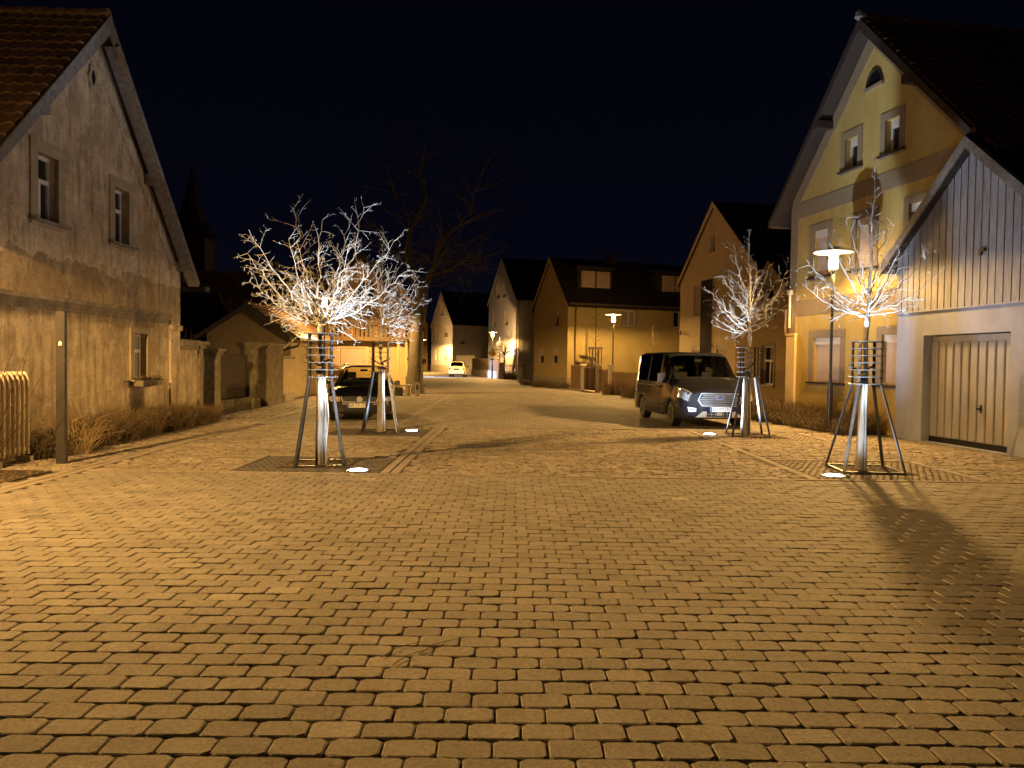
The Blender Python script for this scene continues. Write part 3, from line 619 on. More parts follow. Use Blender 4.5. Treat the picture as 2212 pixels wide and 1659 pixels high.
b.box(0, 5.7, -1.36, -1.25, 3.52, 3.62); b.box(0, 5.7, -1.36, -1.30, 2.62, 2.84); b.build('balcony_railing', M_WOODP, t)
for u in (5.2, 5.62): b = MB(); b.box(u-.06, u+.06, -1.2, -1.08, 0, 2.62); b.build('post', M_PEACH, t)
b = MB(); b.poly(front_map, [(4.2, 4.5), (5.9, 4.5), (5.05, 6.0)], -.30, -.10); b.mbox(front_map, 3.9, 5.8, 3.64, 4.5, -.30, -.1); b.build('small_gable', M_PEACH, t)

# ------------------------------------------------------------ dark roofs and tower behind the left wall
t = thing('dark_barn', 'unlit barn with dark tiled roof behind the garden wall', 'barn', (-19.5, 31.5, 0))
b = MB(); b.box(-7.8, 6.0, 0, 6, 0, 1.98); b.build('wall', M_OLDTRIM, t)
mb, T = roof_slope((-8.2, -.4, 2.0), (6.3, -.4, 2.0), (0, .75, .62), 3.9, .24, .33); o = mb.build('roof', M_TILEDK, t, tint=T)
mb, T = roof_slope((6.3, 6.2, 2.0), (-8.2, 6.2, 2.0), (0, -.75, .62), 3.9, detail=False); mb.build('roof', M_TILEDK, t, tint=T)
b = MB(); b.box(3.0, 5.9, 2.6, 3.1, 4.3, 4.75); b.build('ridge_coping', M_OLDTRIM, o)
t = thing('tiled_house', 'dark house with reddish tiled roof behind the cream outbuilding', 'house', (-18.0, 44, 0))
b = MB(); b.box(-1.5, 7.5, 0, 7, 0, 4.1); b.build('wall', M_OLDTRIM, t)
mb, T = roof_slope((-1.8, -.4, 4.0), (7.8, -.4, 4.0), (0, .7, .7), 4.0, .24, .33); o = mb.build('roof', M_TILE, t, tint=T)
b = MB(); b.box(3.4, 3.9, 2, 2.5, 5.6, 7.4); b.build('chimney', M_OLDTRIM, o)
t = thing('church_tower', 'dark square church tower with pointed spire against night sky', 'tower', (-27.5, 66, 0), .1)
b = MB(); b.box(-1.5, 1.5, -1.5, 1.5, 0, 11.6); b.build('shaft', M_EARTH, t)
b = MB(); b.lathe([(2.3, 0), (1.2, 1.6), (.5, 4.0), (.05, 6.5)], 8, (0, 0, 11.6)); b.build('spire', M_SLATE, t)
b = MB(); b.box(-1.62, 1.62, -1.62, 1.62, 7.6, 7.85); b.build('ledge', M_EARTH, t)

# ------------------------------------------------------------ yellow house on the right
zE = 6.45; 
YH_F = [(2.50, 3.05, 6.78, 7.6), (4.13, 4.65, 6.78, 7.6), (1.13, 1.82, 4.12, 5.42), (3.06, 3.78, 4.12, 5.42), (5.06, 5.80, 4.12, 5.42), (1.22, 2.52, 1.19, 2.42), (4.22, 5.5, 1.19, 2.42)]
t, w = house('yellow_house', 'tall ochre yellow gabled house behind street lamp on the right', 'house', (8.26, 22.9), -80, -.05, 7.25, 3.6, 10.1, zE, 10, M_YEL, fholes=YH_F, rev=.22)
for i, (a, b_, c, d) in enumerate(YH_F):
    att = i < 2; gr = i > 4
    window(t, front_map, a, b_, c, d, rev=.22, surround=M_YTRIM, sw=.18 if not gr else .2, sout=.022, sillm=M_SOFFIT, shut=.0 if att else .99, box=not att, style='one', fw=.06)
    if att:
        s = MB(); s.mbox(front_map, a+.06, b_-.06, d-.2, d-.06, .13, .2); s.build('shutter_box', M_WHITE, bpy.data.objects[t.children[-1].name])
ar = MB(); cx, cz, R = 3.66, 8.62, .30
pts = [(cx-R, cz)]+[(cx-R*cos(a), cz+R*1.25*sin(a)) for a in [pi*i/10 for i in range(1, 10)]]+[(cx+R, cz)]
ar.poly(front_map, pts, -.012, .03); win = ar.build('attic_window', M_PANE, t)
s = MB(); s.mbox(front_map, cx-R-.06, cx+R+.06, cz-.09, cz-.005, -.06, .02); s.build('sill', M_YTRIM, win)
s = MB()
for a0, a1 in zip(pts, pts[1:]): s.bar((a0[0], -.02, a0[1]), (a1[0], -.02, a1[1]), .03, .05, (0, 1, 0))
s.build('frame', M_SOFFIT, win)
s = MB()
s.mbox(front_map, .3, 6.95, 5.90, 6.34, -.02, .01); s.mbox(front_map, .3, 6.95, 3.08, 3.52, -.02, .01); s.mbox(front_map, -.07, .30, 2.55, 6.34, -.024, .01); s.mbox(front_map, 6.95, 7.27, 0, 6.34, -.024, .01)
s.poly(front_map, [(-.05, 6.34), (.34, 6.34), (3.6, 9.56), (3.6, 10.09)], -.02, .01); s.poly(front_map, [(3.6, 9.56), (6.86, 6.34), (7.25, 6.34), (3.6, 10.09)], -.02, .01)
s.build('trim_bands', M_YTRIM, w)
s = MB(); s.mbox(front_map, -.12, .34, 0, 2.52, -.07, .02); s.mbox(front_map, -.15, .37, 2.52, 2.58, -.10, .02); s.build('corner_pier', M_BEIGE, w)
r = gable_roof(t, -.05, 7.25, 3.6, 10.1, zE, .42, .3, .62, 10, M_TILE, barge=M_SOFFIT, bw=.12, right_detail=True)
s = MB(); s.lathe([(.02, 0), (.10, .08), (.08, .2), (.03, .28)], 8, (3.6, -.45, 10.18)); s.build('ridge_finial', M_BARGE, r)
s = MB(); s.box(5.25, 5.45, -.45, .05, 8.05, 8.25); s.box(1.75, 1.95, -.45, .05, 8.05, 8.25); s.box(7.35, 7.6, -.5, .1, 6.05, 6.4); build_each(s, 'purlin_end', M_SOFFIT, r)
s = MB(); s.tube([(-.68, -.35, 5.85), (-.68, 10, 5.85)], .07, 6); s.tube([(-.08, -.12, 3.3), (-.08, -.12, 2.6)], .04, 6); s.build('gutter', M_COPPER, r)
s = MB(); s.tube([(.07, -.09, 3.75), (.07, -.09, 2.75)], .035, 6); s.box(.0, .14, -.14, -.04, 3.72, 3.86); s.build('downpipe', M_WHITE, w)
d = thing('satellite_dish', 'grey satellite dish on mast on yellow house roof', 'satellite dish', (12.2, 18.0, 9.6))
s = MB(); s.tube([(0, 0, -.6), (0, 0, 2.2)], .03, 6); s.tube([(0, 0, 2.2), (.5, 0, 2.2)], .015, 4); s.tube([(-.4, 0, 2.0), (.4, 0, 2.0)], .01, 4); s.build('mast', M_STEEL, d)
s = MB(); s.lathe([(.0, 0), (.2, .02), (.35, .08), (.42, .14)], 18, (-.2, -.3, 1.2), 'y'); s.build('dish', M_BARGE, d)

# ------------------------------------------------------------ garage with boarded gable
t = thing('garage', 'garage with grey board gable and beige steel door on the right', 'garage', (8.93, 17.9, 0), radians(-83.2))
gm = MB(); wall_faces(gm, front_map, [(0, 2.88), (4.95, 2.88)], [(.95, 3.47, 0.02, 2.34)], .215)
gm.add([(0, 0, 0), (0, 7, 0), (0, 7, 4.1), (0, 0, 4.1)], [(0, 1, 2, 3)]); gm.add([(4.95, 0, 0), (4.95, 7, 0), (4.95, 7, 4.0), (4.95, 0, 4.0)], [(0, 3, 2, 1)]); gm.build('wall', M_GREY, t)
s = MB(); us = [i*.2065 for i in range(25)]
def gz(u): return 4.08+(6.08-4.08)*u/2.45 if u < 2.45 else 6.08-(u-2.45)*(6.08-3.95)/2.5
s.add([(0, .0, 2.88), (4.95, .0, 2.88), (4.95, .0, gz(4.95)), (2.45, .0, 6.08), (0, .0, gz(0))], [(0, 1, 2, 3, 4)])
rng = random.Random(4)
for i in range(24):
    a, b_ = i*.2065+.008, (i+1)*.2065-.022; mid = (a+b_)/2
    if a < 2.45 < b_: s.poly(front_map, [(a, 2.89), (b_, 2.89), (b_, gz(b_)), (2.45, 6.08), (a, gz(a))], -.045-rng.uniform(0, .006), -.004)
    else: s.poly(front_map, [(a, 2.89), (b_, 2.89), (b_, gz(b_)), (a, gz(a))], -.045-rng.uniform(0, .006), -.004)
s.build('boarded_gable', M_WOODG, t)
s = MB(); s.mbox(front_map, -.01, 4.96, 2.86, 2.89, -.05, .01); s.build('drip_rail', M_GREY, t)
s = MB(); s.mbox(front_map, .98, 3.44, .14, 2.32, .20, .23); n = 10; wv = 2.40/n
for i in range(n): a = 1.0+i*wv; s.poly(lambda u, z, d: (u, z, d), [(a+.012, .17), (a+.03, .155), (a+wv-.045, .155), (a+wv-.028, .17), (a+wv-.028, .202), (a+.012, .202)], .16, 2.17)
dr = s.build('garage_door', M_GDOOR, t)
s = MB(); s.mbox(front_map, 2.52, 2.60, .74, .90, .26, .155); s.mbox(front_map, 2.48, 2.58, .80, .84, .11, .132); s.build('handle', M_DARK, dr)
s = MB(); s.mbox(front_map, .95, 3.47, .0, .135, .19, .212); s.build('door_sill', M_DARK, t)
s = MB(); s.mbox(front_map, 2.66, 2.82, 3.93, 3.99, -.09, -.045); s.mbox(front_map, 2.66, 2.72, 3.86, 3.93, -.09, -.045); s.build('wall_hook', M_DARK, t)
sl = (6.08-4.08)/2.45
s = MB()
for pts in ([(-.32, 4.08-.32*sl), (2.45, 6.08), (2.45, 6.30), (-.32, 4.08-.32*sl+.2)], [(2.45, 6.08), (5.2, 3.74), (5.2, 3.94), (2.45, 6.30)]): s.poly(front_map, pts, -.26, 7)
rf = s.build('roof', M_SLATE, t)
s = MB()
for pts in ([(-.34, 4.06-.34*sl-.04), (2.45, 6.02), (2.45, 6.26), (-.34, 4.06-.34*sl+.18)], [(2.45, 6.02), (5.22, 3.68), (5.22, 3.90), (2.45, 6.26)]): s.poly(front_map, pts, -.30, -.262)
s.build('barge_board', M_BARGE, rf)

# ------------------------------------------------------------ beige house with lattice, tan house
F3 = [(3.05, 3.50, 6.5, 7.2), (1.45, 2.4, 3.81, 5.16), (1.4, 2.3, 1.2, 2.45), (3.85, 4.79, 1.2, 2.45)]
t, w = house('beige_house', 'beige gabled house with dark slatted trellis behind the van', 'house', (7.93, 36.6), -78.7, 0, 7.2, 3.45, 8.5, 5.45, 9, M_BEIGE, fholes=F3)
for i, (a, b_, c, d) in enumerate(F3): window(t, front_map, a, b_, c, d, shut=0 if i == 0 else .97, box=i > 1, style='one' if i != 1 else 'two')
gable_roof(t, 0, 7.2, 3.45, 8.5, 5.45, .12, .2, .18, 9, M_TILEDK, detail=False, barge=M_BEIGE, bw=.1, thick=.09)
s = MB()
for i in range(6): u = 2.55+i*.19; s.mbox(front_map, u, u+.055, .3, 5.3, -.16, -.09)
for z in (.9, 2.4, 3.9, 4.9): s.mbox(front_map, 2.5, 3.6, z, z+.04, -.09, -.01)
s.build('trellis', M_SOFFIT, t)
s = MB(); s.mbox(front_map, .1, .16, 3.0, 3.2, -.06, 0); s.build('wall_light', M_DARK, t)
F4 = [(1.98, 2.78, 3.3, 4.3), (1.98, 2.86, .95, 2.3)]
t, w = house('tan_house', 'low tan house tucked between the beige and the yellow house', 'house', (8.45, 29.2), -80, 0, 5.2, 2.45, 5.15, 2.95, 8, M_BROWN, fholes=F4)
for i, (a, b_, c, d) in enumerate(F4): window(t, front_map, a, b_, c, d, fr=M_WHITE, surround=M_YTRIM, sw=.12, style='cross')
gable_roof(t, 0, 5.2, 2.45, 5.15, 2.95, .05, .2, .1, 8, M_TILEDK, detail=False, barge=M_BROWN, bw=.1, thick=.08)

# ------------------------------------------------------------ olive house with dormers (gable to the street, long wall to the viewer)
F5 = [(2.1, 2.85, 6.45, 7.3), (3.35, 4.1, 3.95, 5.2), (.75, 1.75, 1.5, 2.6), (3.05, 4.0, 1.5, 2.6)]; R5 = [(3.9, 4.9, 4.05, 5.05), (7.75, 8.7, 4.05, 5.1)]
t, w = house('olive_house', 'olive yellow house with dark roof and two dormers beyond fence', 'house', (1.5, 53.7), -69.1, 0, 5.5, 2.75, 8.4, 5.42, 14, M_OLIVE, fholes=F5, rholes=R5)
for i, (a, b_, c, d) in enumerate(F5): window(t, front_map, a, b_, c, d, style='one', shut=.5 if i else .97)
for (a, b_, c, d) in R5: window(t, right_map(5.5), a, b_, c, d, style='two', surround=M_PLINTH, sw=.12, curtain=a < 5)
rf = gable_roof(t, 0, 5.5, 2.75, 8.4, 5.42, .15, .2, .3, 14, M_SLATE, detail=False, barge=M_OLIVE, bw=.1, thick=.12)
s = MB(); s.mbox(front_map, -.03, 5.53, 0, .62, -.03, .0); s.mbox(right_map(5.5), 0, 14, 0, .62, -.03, .0); s.build('plinth', M_PLINTH, t)
for y0 in (1.0, 7.0):
    s = MB(); s.box(3.4, 4.75, y0, y0+2.5, 6.2, 7.75); dm = s.build('dormer', M_SLATE, rf)
    s = MB(); s.hexa([(3.0, y0-.15, 8.0), (4.95, y0-.15, 7.72), (4.95, y0+2.65, 7.72), (3.0, y0+2.65, 8.0), (3.0, y0-.15, 8.1), (4.95, y0-.15, 7.82), (4.95, y0+2.65, 7.82), (3.0, y0+2.65, 8.1)]); s.build('dormer_roof', M_SLATE, dm)
    for k in (0, 1): window(dm, right_map(4.75), y0+.24+k*1.08, y0+.24+k*1.08+.96, 6.48, 7.52, rev=-.03, shut=.96, style='one', sill=False, fw=.06)
s = MB(); s.tube([(5.92, -.1, 5.32), (5.92, 14, 5.32)], .07, 6); s.tube([(5.92, .45, 5.3), (5.6, .5, 4.9), (5.58, .5, .3)], .05, 6); s.build('gutter_and_downpipe', M_COPPER, rf)
s = MB(); s.box(2.5, 3.0, 4, 4.7, 8.2, 9.0); s.build('chimney', M_SLATE, rf)
def d3(px): pass
t = thing('board_fence', 'brown board fence with pale posts in front of olive house', 'fence', (0, 0, 0))
fp = [(3.5, 45.9), (4.15, 44.9), (4.75, 42.6), (5.3, 41.3), (6.2, 37.3), (6.9, 34.0)]
for k, (a, b_) in enumerate(zip(fp, fp[1:])):
    A = Vector((*a, 0)); B = Vector((*b_, 0)); d = (B-A); L_ = d.length; d.normalize(); n = int(L_/.13); s = MB()
    if k == 2: pass
    for i in range(n):
        p = A+d*(i*L_/n+.06); h = 1.48-(.1*k)-.03*((i*7) % 3); s.hexa([p-d*.055+Vector((0, 0, .06)), p+d*.055+Vector((0, 0, .06)), p+d*.055+Vector((.03, .03, .06)), p-d*.055+Vector((.03, .03, .06)), p-d*.055+Vector((0, 0, h)), p+d*.055+Vector((0, 0, h)), p+d*.055+Vector((.03, .03, h)), p-d*.055+Vector((.03, .03, h))])
    s.build('board_panel', M_WOODP, t)
for (x, y) in fp[1:4]: s = MB(); s.bbox(x-.14, x+.14, y-.14, y+.14, -.02, 1.45, .02); s.bbox(x-.19, x+.19, y-.19, y+.19, 1.45, 1.53, .02); s.build('concrete_post', M_CONC, t)

# ------------------------------------------------------------ far pale houses
F6 = [(2.35, 3.15, 7.83, 9.25), (4.15, 4.9, 7.83, 9.25), (1.2, 2.1, 5.1, 6.5), (4.6, 5.6, 5.1, 6.5), (1.2, 2.1, 1.6, 3.0)]
X6 = (.3-.357*7.8, 72+.934*7.8)
t, w = house('pale_house', 'tall pale grey steep gabled house behind the small round tree', 'house', X6, -69.1, 0, 7.8, 3.9, 11.6, 7.5, 12, M_PALE, fholes=F6)
for (a, b_, c, d) in F6: window(t, front_map, a, b_, c, d, style='one', shut=.75)
gable_roof(t, 0, 7.8, 3.9, 11.6, 7.5, .1, .2, .2, 12, M_SLATE, detail=False, barge=M_PALE, bw=.1)
s = MB(); s.tube([(7.9, .2, 7.4), (7.9, .2, .2)], .07, 6); s.build('downpipe', M_COPPER, t)
F7 = [(4.7, 6.3, 7.7, 9.4), (2.4, 4.1, 4.75, 6.2), (6.5, 8.3, 4.7, 6.2), (2.4, 4.3, 1.65, 3.15), (6.6, 8.3, 1.6, 3.05)]
X7 = (-7.8-.357*10.6, 100+.934*10.6)
t, w = house('corner_house', 'pale far house with large blank side wall left of small car', 'house', X7, -69.1, 0, 10.6, 5.3, 10.9, 6.35, 15, M_PALE, fholes=F7, rholes=[(1.0, 1.6, 3.8, 4.05)])
for (a, b_, c, d) in F7: window(t, front_map, a, b_, c, d, style='two', shut=.6, surround=M_CREAM, sw=.12)
gable_roof(t, 0, 10.6, 5.3, 10.9, 6.35, .1, .2, .2, 15, M_SLATE, detail=False, barge=M_PALE, bw=.1)
s = MB(); s.mbox(front_map, -.05, 10.65, 0, 1.0, -.05, 0); s.build('plinth', M_PLINTH, t)
t = thing('distant_house', 'far house side between big tree and corner house', 'house', (-17, 118, 0)); s = MB(); s.box(-6, 4, 0, 8, 0, 7.5); s.build('wall', M_BROWN, t)
s = MB(); s.poly(front_map, [(-6.4, 7.3), (4.4, 7.3), (-1, 11)], -.3, 8.3); s.build('roof', M_SLATE, t)
# fences at the bend
t = thing('plank_fence', 'plank fence on low wall right of the small car', 'fence', (0, 0, 0))
a, b_ = Vector((-4.3, 84, 0)), Vector((-1.15, 70.5, 0)); d = (b_-a).normalized(); s = MB(); s.bar(a+Vector((0, 0, .35)), b_+Vector((0, 0, .35)), .3, .7); s.build('low_wall', M_CONC, t)
s = MB(); s.bar(a+Vector((0, 0, 1.3)), b_+Vector((0, 0, 1.3)), .08, 1.15); s.build('boards', M_WOODP, t)
t = thing('metal_gate', 'tall metal yard gate behind the small cream white car', 'gate', (-5.2, 84.5, 0), -.2)
s = MB(); 
for i in range(14): s.box(-1.0+i*.15, -1.0+i*.15+.14, 0, .04, .1, 2.2)
s.box(-1.05, 1.15, .04, .1, .3, .4); s.box(-1.05, 1.15, .04, .1, 1.9, 2.0); s.build('leaf', M_CONC, t)
t = thing('picket_fence', 'dark picket fence between stone pillar and pale house', 'fence', (0, 0, 0)); s = MB()
for i in range(14): x = -.55+i*.13; s.box(x, x+.05, 70-.2*i*.3, 70.05-.2*i*.3, .1, 1.4)
s.bar((-.6, 70.1, 1.2), (1.2, 69.3, 1.2), .05, .06); s.build('pickets', M_WOODP, t)
s = MB(); s.bbox(-1.2, -.65, 69.7, 70.2, 0, 1.55, .03); s.build('stone_pillar', M_PLINTH, t)

# ------------------------------------------------------------ street lamps
def lamp(x, y, label, p, h=4.42, col=WARM, dim_dir=None, smin=.06, up=.45, lr=.08):
    t = thing('street_lamp', label, 'street lamp', (x, y, 0), 0, 'street lamps with round disc tops')
    s = MB(); s.lathe([(.055, 0), (.055, 1.25), (.036, 1.3), (.036, h-.50)], 12); s.build('pole', M_STEEL, t, True)
    s = MB(); s.lathe([(.072, 0), (.072, 1.2), (.06, 1.24)], 12); s.build('base_sleeve', M_STEEL, t, True)
    s = MB(); s.lathe([(.46, h-.035), (.465, h-.01), (.44, h+.012), (.2, h+.03), (.0, h+.03)], 32); s.lathe([(.0, h-.03), (.46, h-.03)], 32); dsc = s.build('reflector_disc', M_LAMPW, t, True)
    s = MB(); s.lathe([(.2, h+.03), (.19, h+.09), (.0, h+.12)], 20); s.build('top_cap', M_LAMPW, dsc, True)
    s = MB(); s.lathe([(.0, h-.45), (.10, h-.42), (.115, h-.30), (.085, h-.16), (.13, h-.04), (.0, h-.035)], 14); s.build('bulb_glass', M_BULB, t, True)
    s = MB(); s.tube([(.12, 0, h-.03), (.12, 0, h-.45), (.04, 0, h-.50)], .008, 4); s.tube([(-.12, 0, h-.03), (-.12, 0, h-.45), (-.04, 0, h-.50)], .008, 4); s.lathe([(.05, h-.52), (.05, h-.46)], 10); s.build('cage', M_STEEL, t)
    luminaire('lamp_light', p, t, (0, 0, h-.52), col, lr, dim_dir, smin, up)
    return t
lamp(-7.25, 6.6, 'street lamp outside the left edge of the view near the old house', P_LEFT, dim_dir=(-.35, -1), smin=.5, up=.24)
lamp(7.90, 19.1, 'nearest lit street lamp with wide disc before the yellow house', P_RIGHT, h=4.47, dim_dir=(.985, .17), smin=.045, up=.35, lr=.16)
lamp(5.78, 44.3, 'lit street lamp by the pale fence posts of the olive house', P_MID, dim_dir=(.5, .8), smin=.3)
lamp(-8.55, 35.0, 'lit street lamp glowing through the branches of the left young tree', P_MID*.95, dim_dir=(-1, 0), smin=.2, up=.16)
lamp(-1.85, 71, 'lit street lamp carrying diamond sign before tall pale house', P_FAR, h=4.3)
lamp(-11.6, 100, 'distant lit street lamp seen just right of the big tree trunk', P_FAR*1.4, h=4.3)
t = thing('traffic_sign', 'yellow diamond priority road sign on far lamp post', 'traffic sign', (-1.85, 70.9, 2.35))
s = MB(); q = .42
s.poly(front_map, [(0, -q), (q, 0), (0, q), (-q, 0)], -.012, .012); s.build('white_border', M_PLATE, t); s = MB(); q = .31; s.poly(front_map, [(0, -q), (q, 0), (0, q), (-q, 0)], -.02, -.0125); s.build('yellow_face', M_YSIGN, t)
s = MB(); s.box(-.2, .2, -.01, .01, -.62, -.52); s.build('lower_plate', M_STEEL, t)
t = thing('round_sign', 'round grey sign half hidden in bare round tree', 'traffic sign', (-1.2, 71.4, 0)); s = MB(); s.tube([(0, 0, 0), (0, 0, 3.9)], .03, 6); s.build('post', M_STEEL, t)
s = MB(); s.lathe([(.0, -.01), (.3, -.01), (.3, .01), (0, .01)], 20, (0, -.04, 3.2), 'y'); s.build('disc', M_STEEL, t)

# ------------------------------------------------------------ bare trees
def twig(mb, p, d, L_, r, lvl, rng, P):
    """zigzag twig with side twigs; P: dict(seg, kids, ang, up, ratio, maxl, spur)"""
    seg = P['seg'][lvl]; n = max(2, int(L_/seg)); pts = [p.copy()]; rad = [r]; q = p.copy(); sd = rng.choice((-1, 1))
    ax = d.orthogonal().normalized()
    for i in range(n):
        z = P['zig'][lvl]; d = (d+Vector((rng.gauss(0, z), rng.gauss(0, z), rng.gauss(0, z)+P['up'][lvl]))).normalized()
        q = q+d*(L_/n); pts.append(q.copy()); f = (i+1)/n; rr = r*(1-f*P['taper']); rad.append(rr)
        if lvl < P['maxl'] and f > P['bare'][lvl]:
            for _ in range(P['kids'][lvl]):
                if rng.random() > P['prob'][lvl]: continue
                a = rng.uniform(0, 2*pi); b1 = d.orthogonal().normalized(); b2 = d.cross(b1); s_ = b1*cos(a)+b2*sin(a); an = radians(rng.uniform(*P['ang']))
                nd = (d*cos(an)+s_*sin(an)).normalized()
                l2 = L_*P['ratio'][lvl]*(1.15-f*.65)*rng.uniform(.6, 1.25)
                twig(mb, q, nd, max(l2, P['minl']), max(rr*P['thin'], P['minr']), lvl+1, rng, P)
    mb.tube(pts, rad, 6 if r > .02 else (4 if r > .007 else 3), cap=False)
YP = dict(seg=[.09, .07, .05, .04], zig=[.08, .13, .22, .3], up=[.02, .006, .0, 0], taper=.72, bare=[.12, .1, .1, 0], kids=[2, 1, 1, 1], prob=[.65, .64, .75, 0], ang=(42, 72), ratio=[.36, .36, .42, 0], minl=.035, thin=.55, minr=.0036, maxl=3)
def limb(mb, a, b, r, rng, P, bow=.1, lvl=0):
    """main limb that starts at a, ends at b, with a bend"""
    a = Vector(a); b = Vector(b); L_ = (b-a).length; n = max(4, int(L_/.1)); side = Vector((rng.uniform(-1, 1), rng.uniform(-1, 1), 0))*bow*L_*.4
    pts = []; rad = []
    for i in range(n+1):
        f = i/n; p = a.lerp(b, f); p.z += -bow*L_*sin(pi*f)*.9; p += side*sin(pi*f)+Vector((rng.gauss(0, .012), rng.gauss(0, .012), rng.gauss(0, .010)))*(L_ if 0 < i else 0)
        pts.append(p); rad.append(r*.85*(1-.78*f))
        if f > .10:
            d = (pts[-1]-pts[-2]).normalized()
            for _ in range(2):
                if rng.random() > .60: continue
                an = radians(rng.uniform(35, 65)); aa = rng.uniform(0, 2*pi); b1 = d.orthogonal().normalized(); b2 = d.cross(b1)
                nd = (d*cos(an)+(b1*cos(aa)+b2*sin(aa))*sin(an)+Vector((0, 0, -.04))).normalized()
                twig(mb, p, nd, L_*(.38-.22*f)*rng.uniform(.6, 1.25), max(rad[-1]*.5, .0042), 1, rng, P)
    mb.tube(pts, rad, 6, cap=False)
def young_tree(x, y, label, limbs, leader, base, seed, lean=(0, 0), tr=.034):
    rng = random.Random(seed); t = thing('young_tree', label, 'tree', (x, y, 0), 0, 'young bare trees lit by ground lights')
    s = MB(); zf = base
    s.tube([(.07, .05, 0), (.06, .05, .7), (.05+lean[0]*.3, .04, 1.5), (lean[0]*.6, .01, zf*.85), (lean[0], lean[1], zf)], [tr*1.3, tr*1.1, tr, tr*.95, tr*.9], 10)
    s.lathe([(tr*.9, -.1), (tr*1.5, 0), (tr*.9, .1)], 8, (lean[0]*.8, lean[1]*.8, zf-.08)); s.build('trunk', M_BARK, t, True)
    c = MB()
    if leader:
        top = Vector(leader); a = Vector((lean[0], lean[1], zf)); n = int((top-a).length/.1); pts = []; rad = []
        for i in range(n+1):
            f = i/n; pts.append(a.lerp(top, f)+Vector((rng.gauss(0, .012), rng.gauss(0, .012), 0))*(i > 0)); rad.append(tr*.8*(1-.85*f))
            if i and f > .45:
                for _ in range(2):
                    aa = rng.uniform(0, 6.28); twig(c, pts[-1], Vector((cos(aa)*.8, sin(aa)*.8, .75)).normalized(), .34*(1.25-f)*rng.uniform(.6, 1.3), .006, 1, rng, YP)
        c.tube(pts, rad, 6, cap=False)
    for (h0, dx, dy, z1, r) in limbs:
        a = Vector((lean[0], lean[1], zf)) if not leader else Vector((lean[0], lean[1], zf)).lerp(Vector(leader), max(0, (h0-zf)/(leader[2]-zf)))
        limb(c, a if leader else (a.x, a.y, h0), (dx, dy, z1), r, rng, YP, bow=.10)
    c.build('crown', M_BARK, t, True); return t
young_tree(-2.99, 11.97, 'broad white lit bare young tree nearest on the left', [
    (2.16, -1.20, .15, 3.28, .019), (2.18, -.95, -.45, 3.52, .018), (2.20, -.50, .30, 3.98, .020), (2.2, -.62, .75, 3.45, .016), (2.2, .05, -.15, 3.75, .020), (2.2, .62, .25, 4.03, .021), (2.22, .30, .6, 3.9, .016),
    (2.2, 1.15, -.2, 3.42, .020), (2.18, 1.30, .3, 3.05, .017), (2.16, 1.05, -.7, 2.85, .014), (2.16, -.95, .6, 2.75, .014), (2.2, .6, -.75, 3.3, .016), (2.2, -.25, -.8, 3.35, .016), (2.18, .75, .8, 3.1, .015), (2.15, -1.0, -.2, 2.8, .012)],
    None, 2.16, 12, tr=.036)
young_tree(-2.99, 17.45, 'narrower bare young tree in front of the black estate car', [
    (2.1, .85, -.1, 2.38, .013), (2.1, -.5, .2, 2.35, .012), (2.3, .95, .2, 3.0, .015), (2.3, -.75, -.2, 2.85, .014), (2.35, .2, -.8, 2.8, .014), (2.5, .92, -.35, 3.35, .015), (2.5, -.8, .3, 3.2, .014), (2.6, .1, .8, 3.2, .014),
    (2.2, -.7, -.3, 2.6, .012), (2.25, .75, .35, 2.7, .013), (2.4, .9, -.5, 3.15, .014), (2.4, -.85, .1, 3.05, .013), (2.5, .5, .6, 3.3, .012), (2.7, .85, .05, 3.55, .014), (2.7, -.55, .4, 3.4, .012), (2.9, .5, -.4, 3.75, .012), (2.8, .62, .1, 3.75, .014), (2.8, -.65, -.2, 3.55, .013), (2.9, .0, -.6, 3.5, .012), (3.1, .40, .2, 4.1, .012), (3.2, -.35, .1, 3.95, .011), (2.2, .4, .7, 2.6, .012)],
    (.03, 0, 4.58), 1.98, 23, tr=.032)
young_tree(5.52, 12.1, 'white lit bare young tree with tall leader in front of the garage', [
    (2.42, -.95, .1, 2.95, .017), (2.42, -.72, -.5, 2.72, .014), (2.5, -.85, .3, 3.35, .017), (2.5, 1.05, .1, 3.45, .018), (2.45, .75, -.3, 2.70, .014), (2.45, -.5, .5, 2.9, .013), (2.55, .6, .2, 3.3, .014), (2.6, -.65, -.2, 3.55, .014), (2.5, .2, -.6, 3.1, .013), (2.5, .90, -.4, 3.05, .016), (2.6, .15, .8, 3.4, .015), (2.6, .1, -.8, 3.3, .015),
    (2.7, -.42, -.2, 3.95, .015), (2.7, .45, .3, 3.9, .015), (2.8, -.3, .5, 3.8, .013), (2.6, .80, .5, 3.65, .014), (2.6, -.6, .5, 3.2, .013), (2.9, .25, -.4, 3.9, .012)],
    (.10, .0, 4.88), 2.40, 37, lean=(.05, 0), tr=.034)
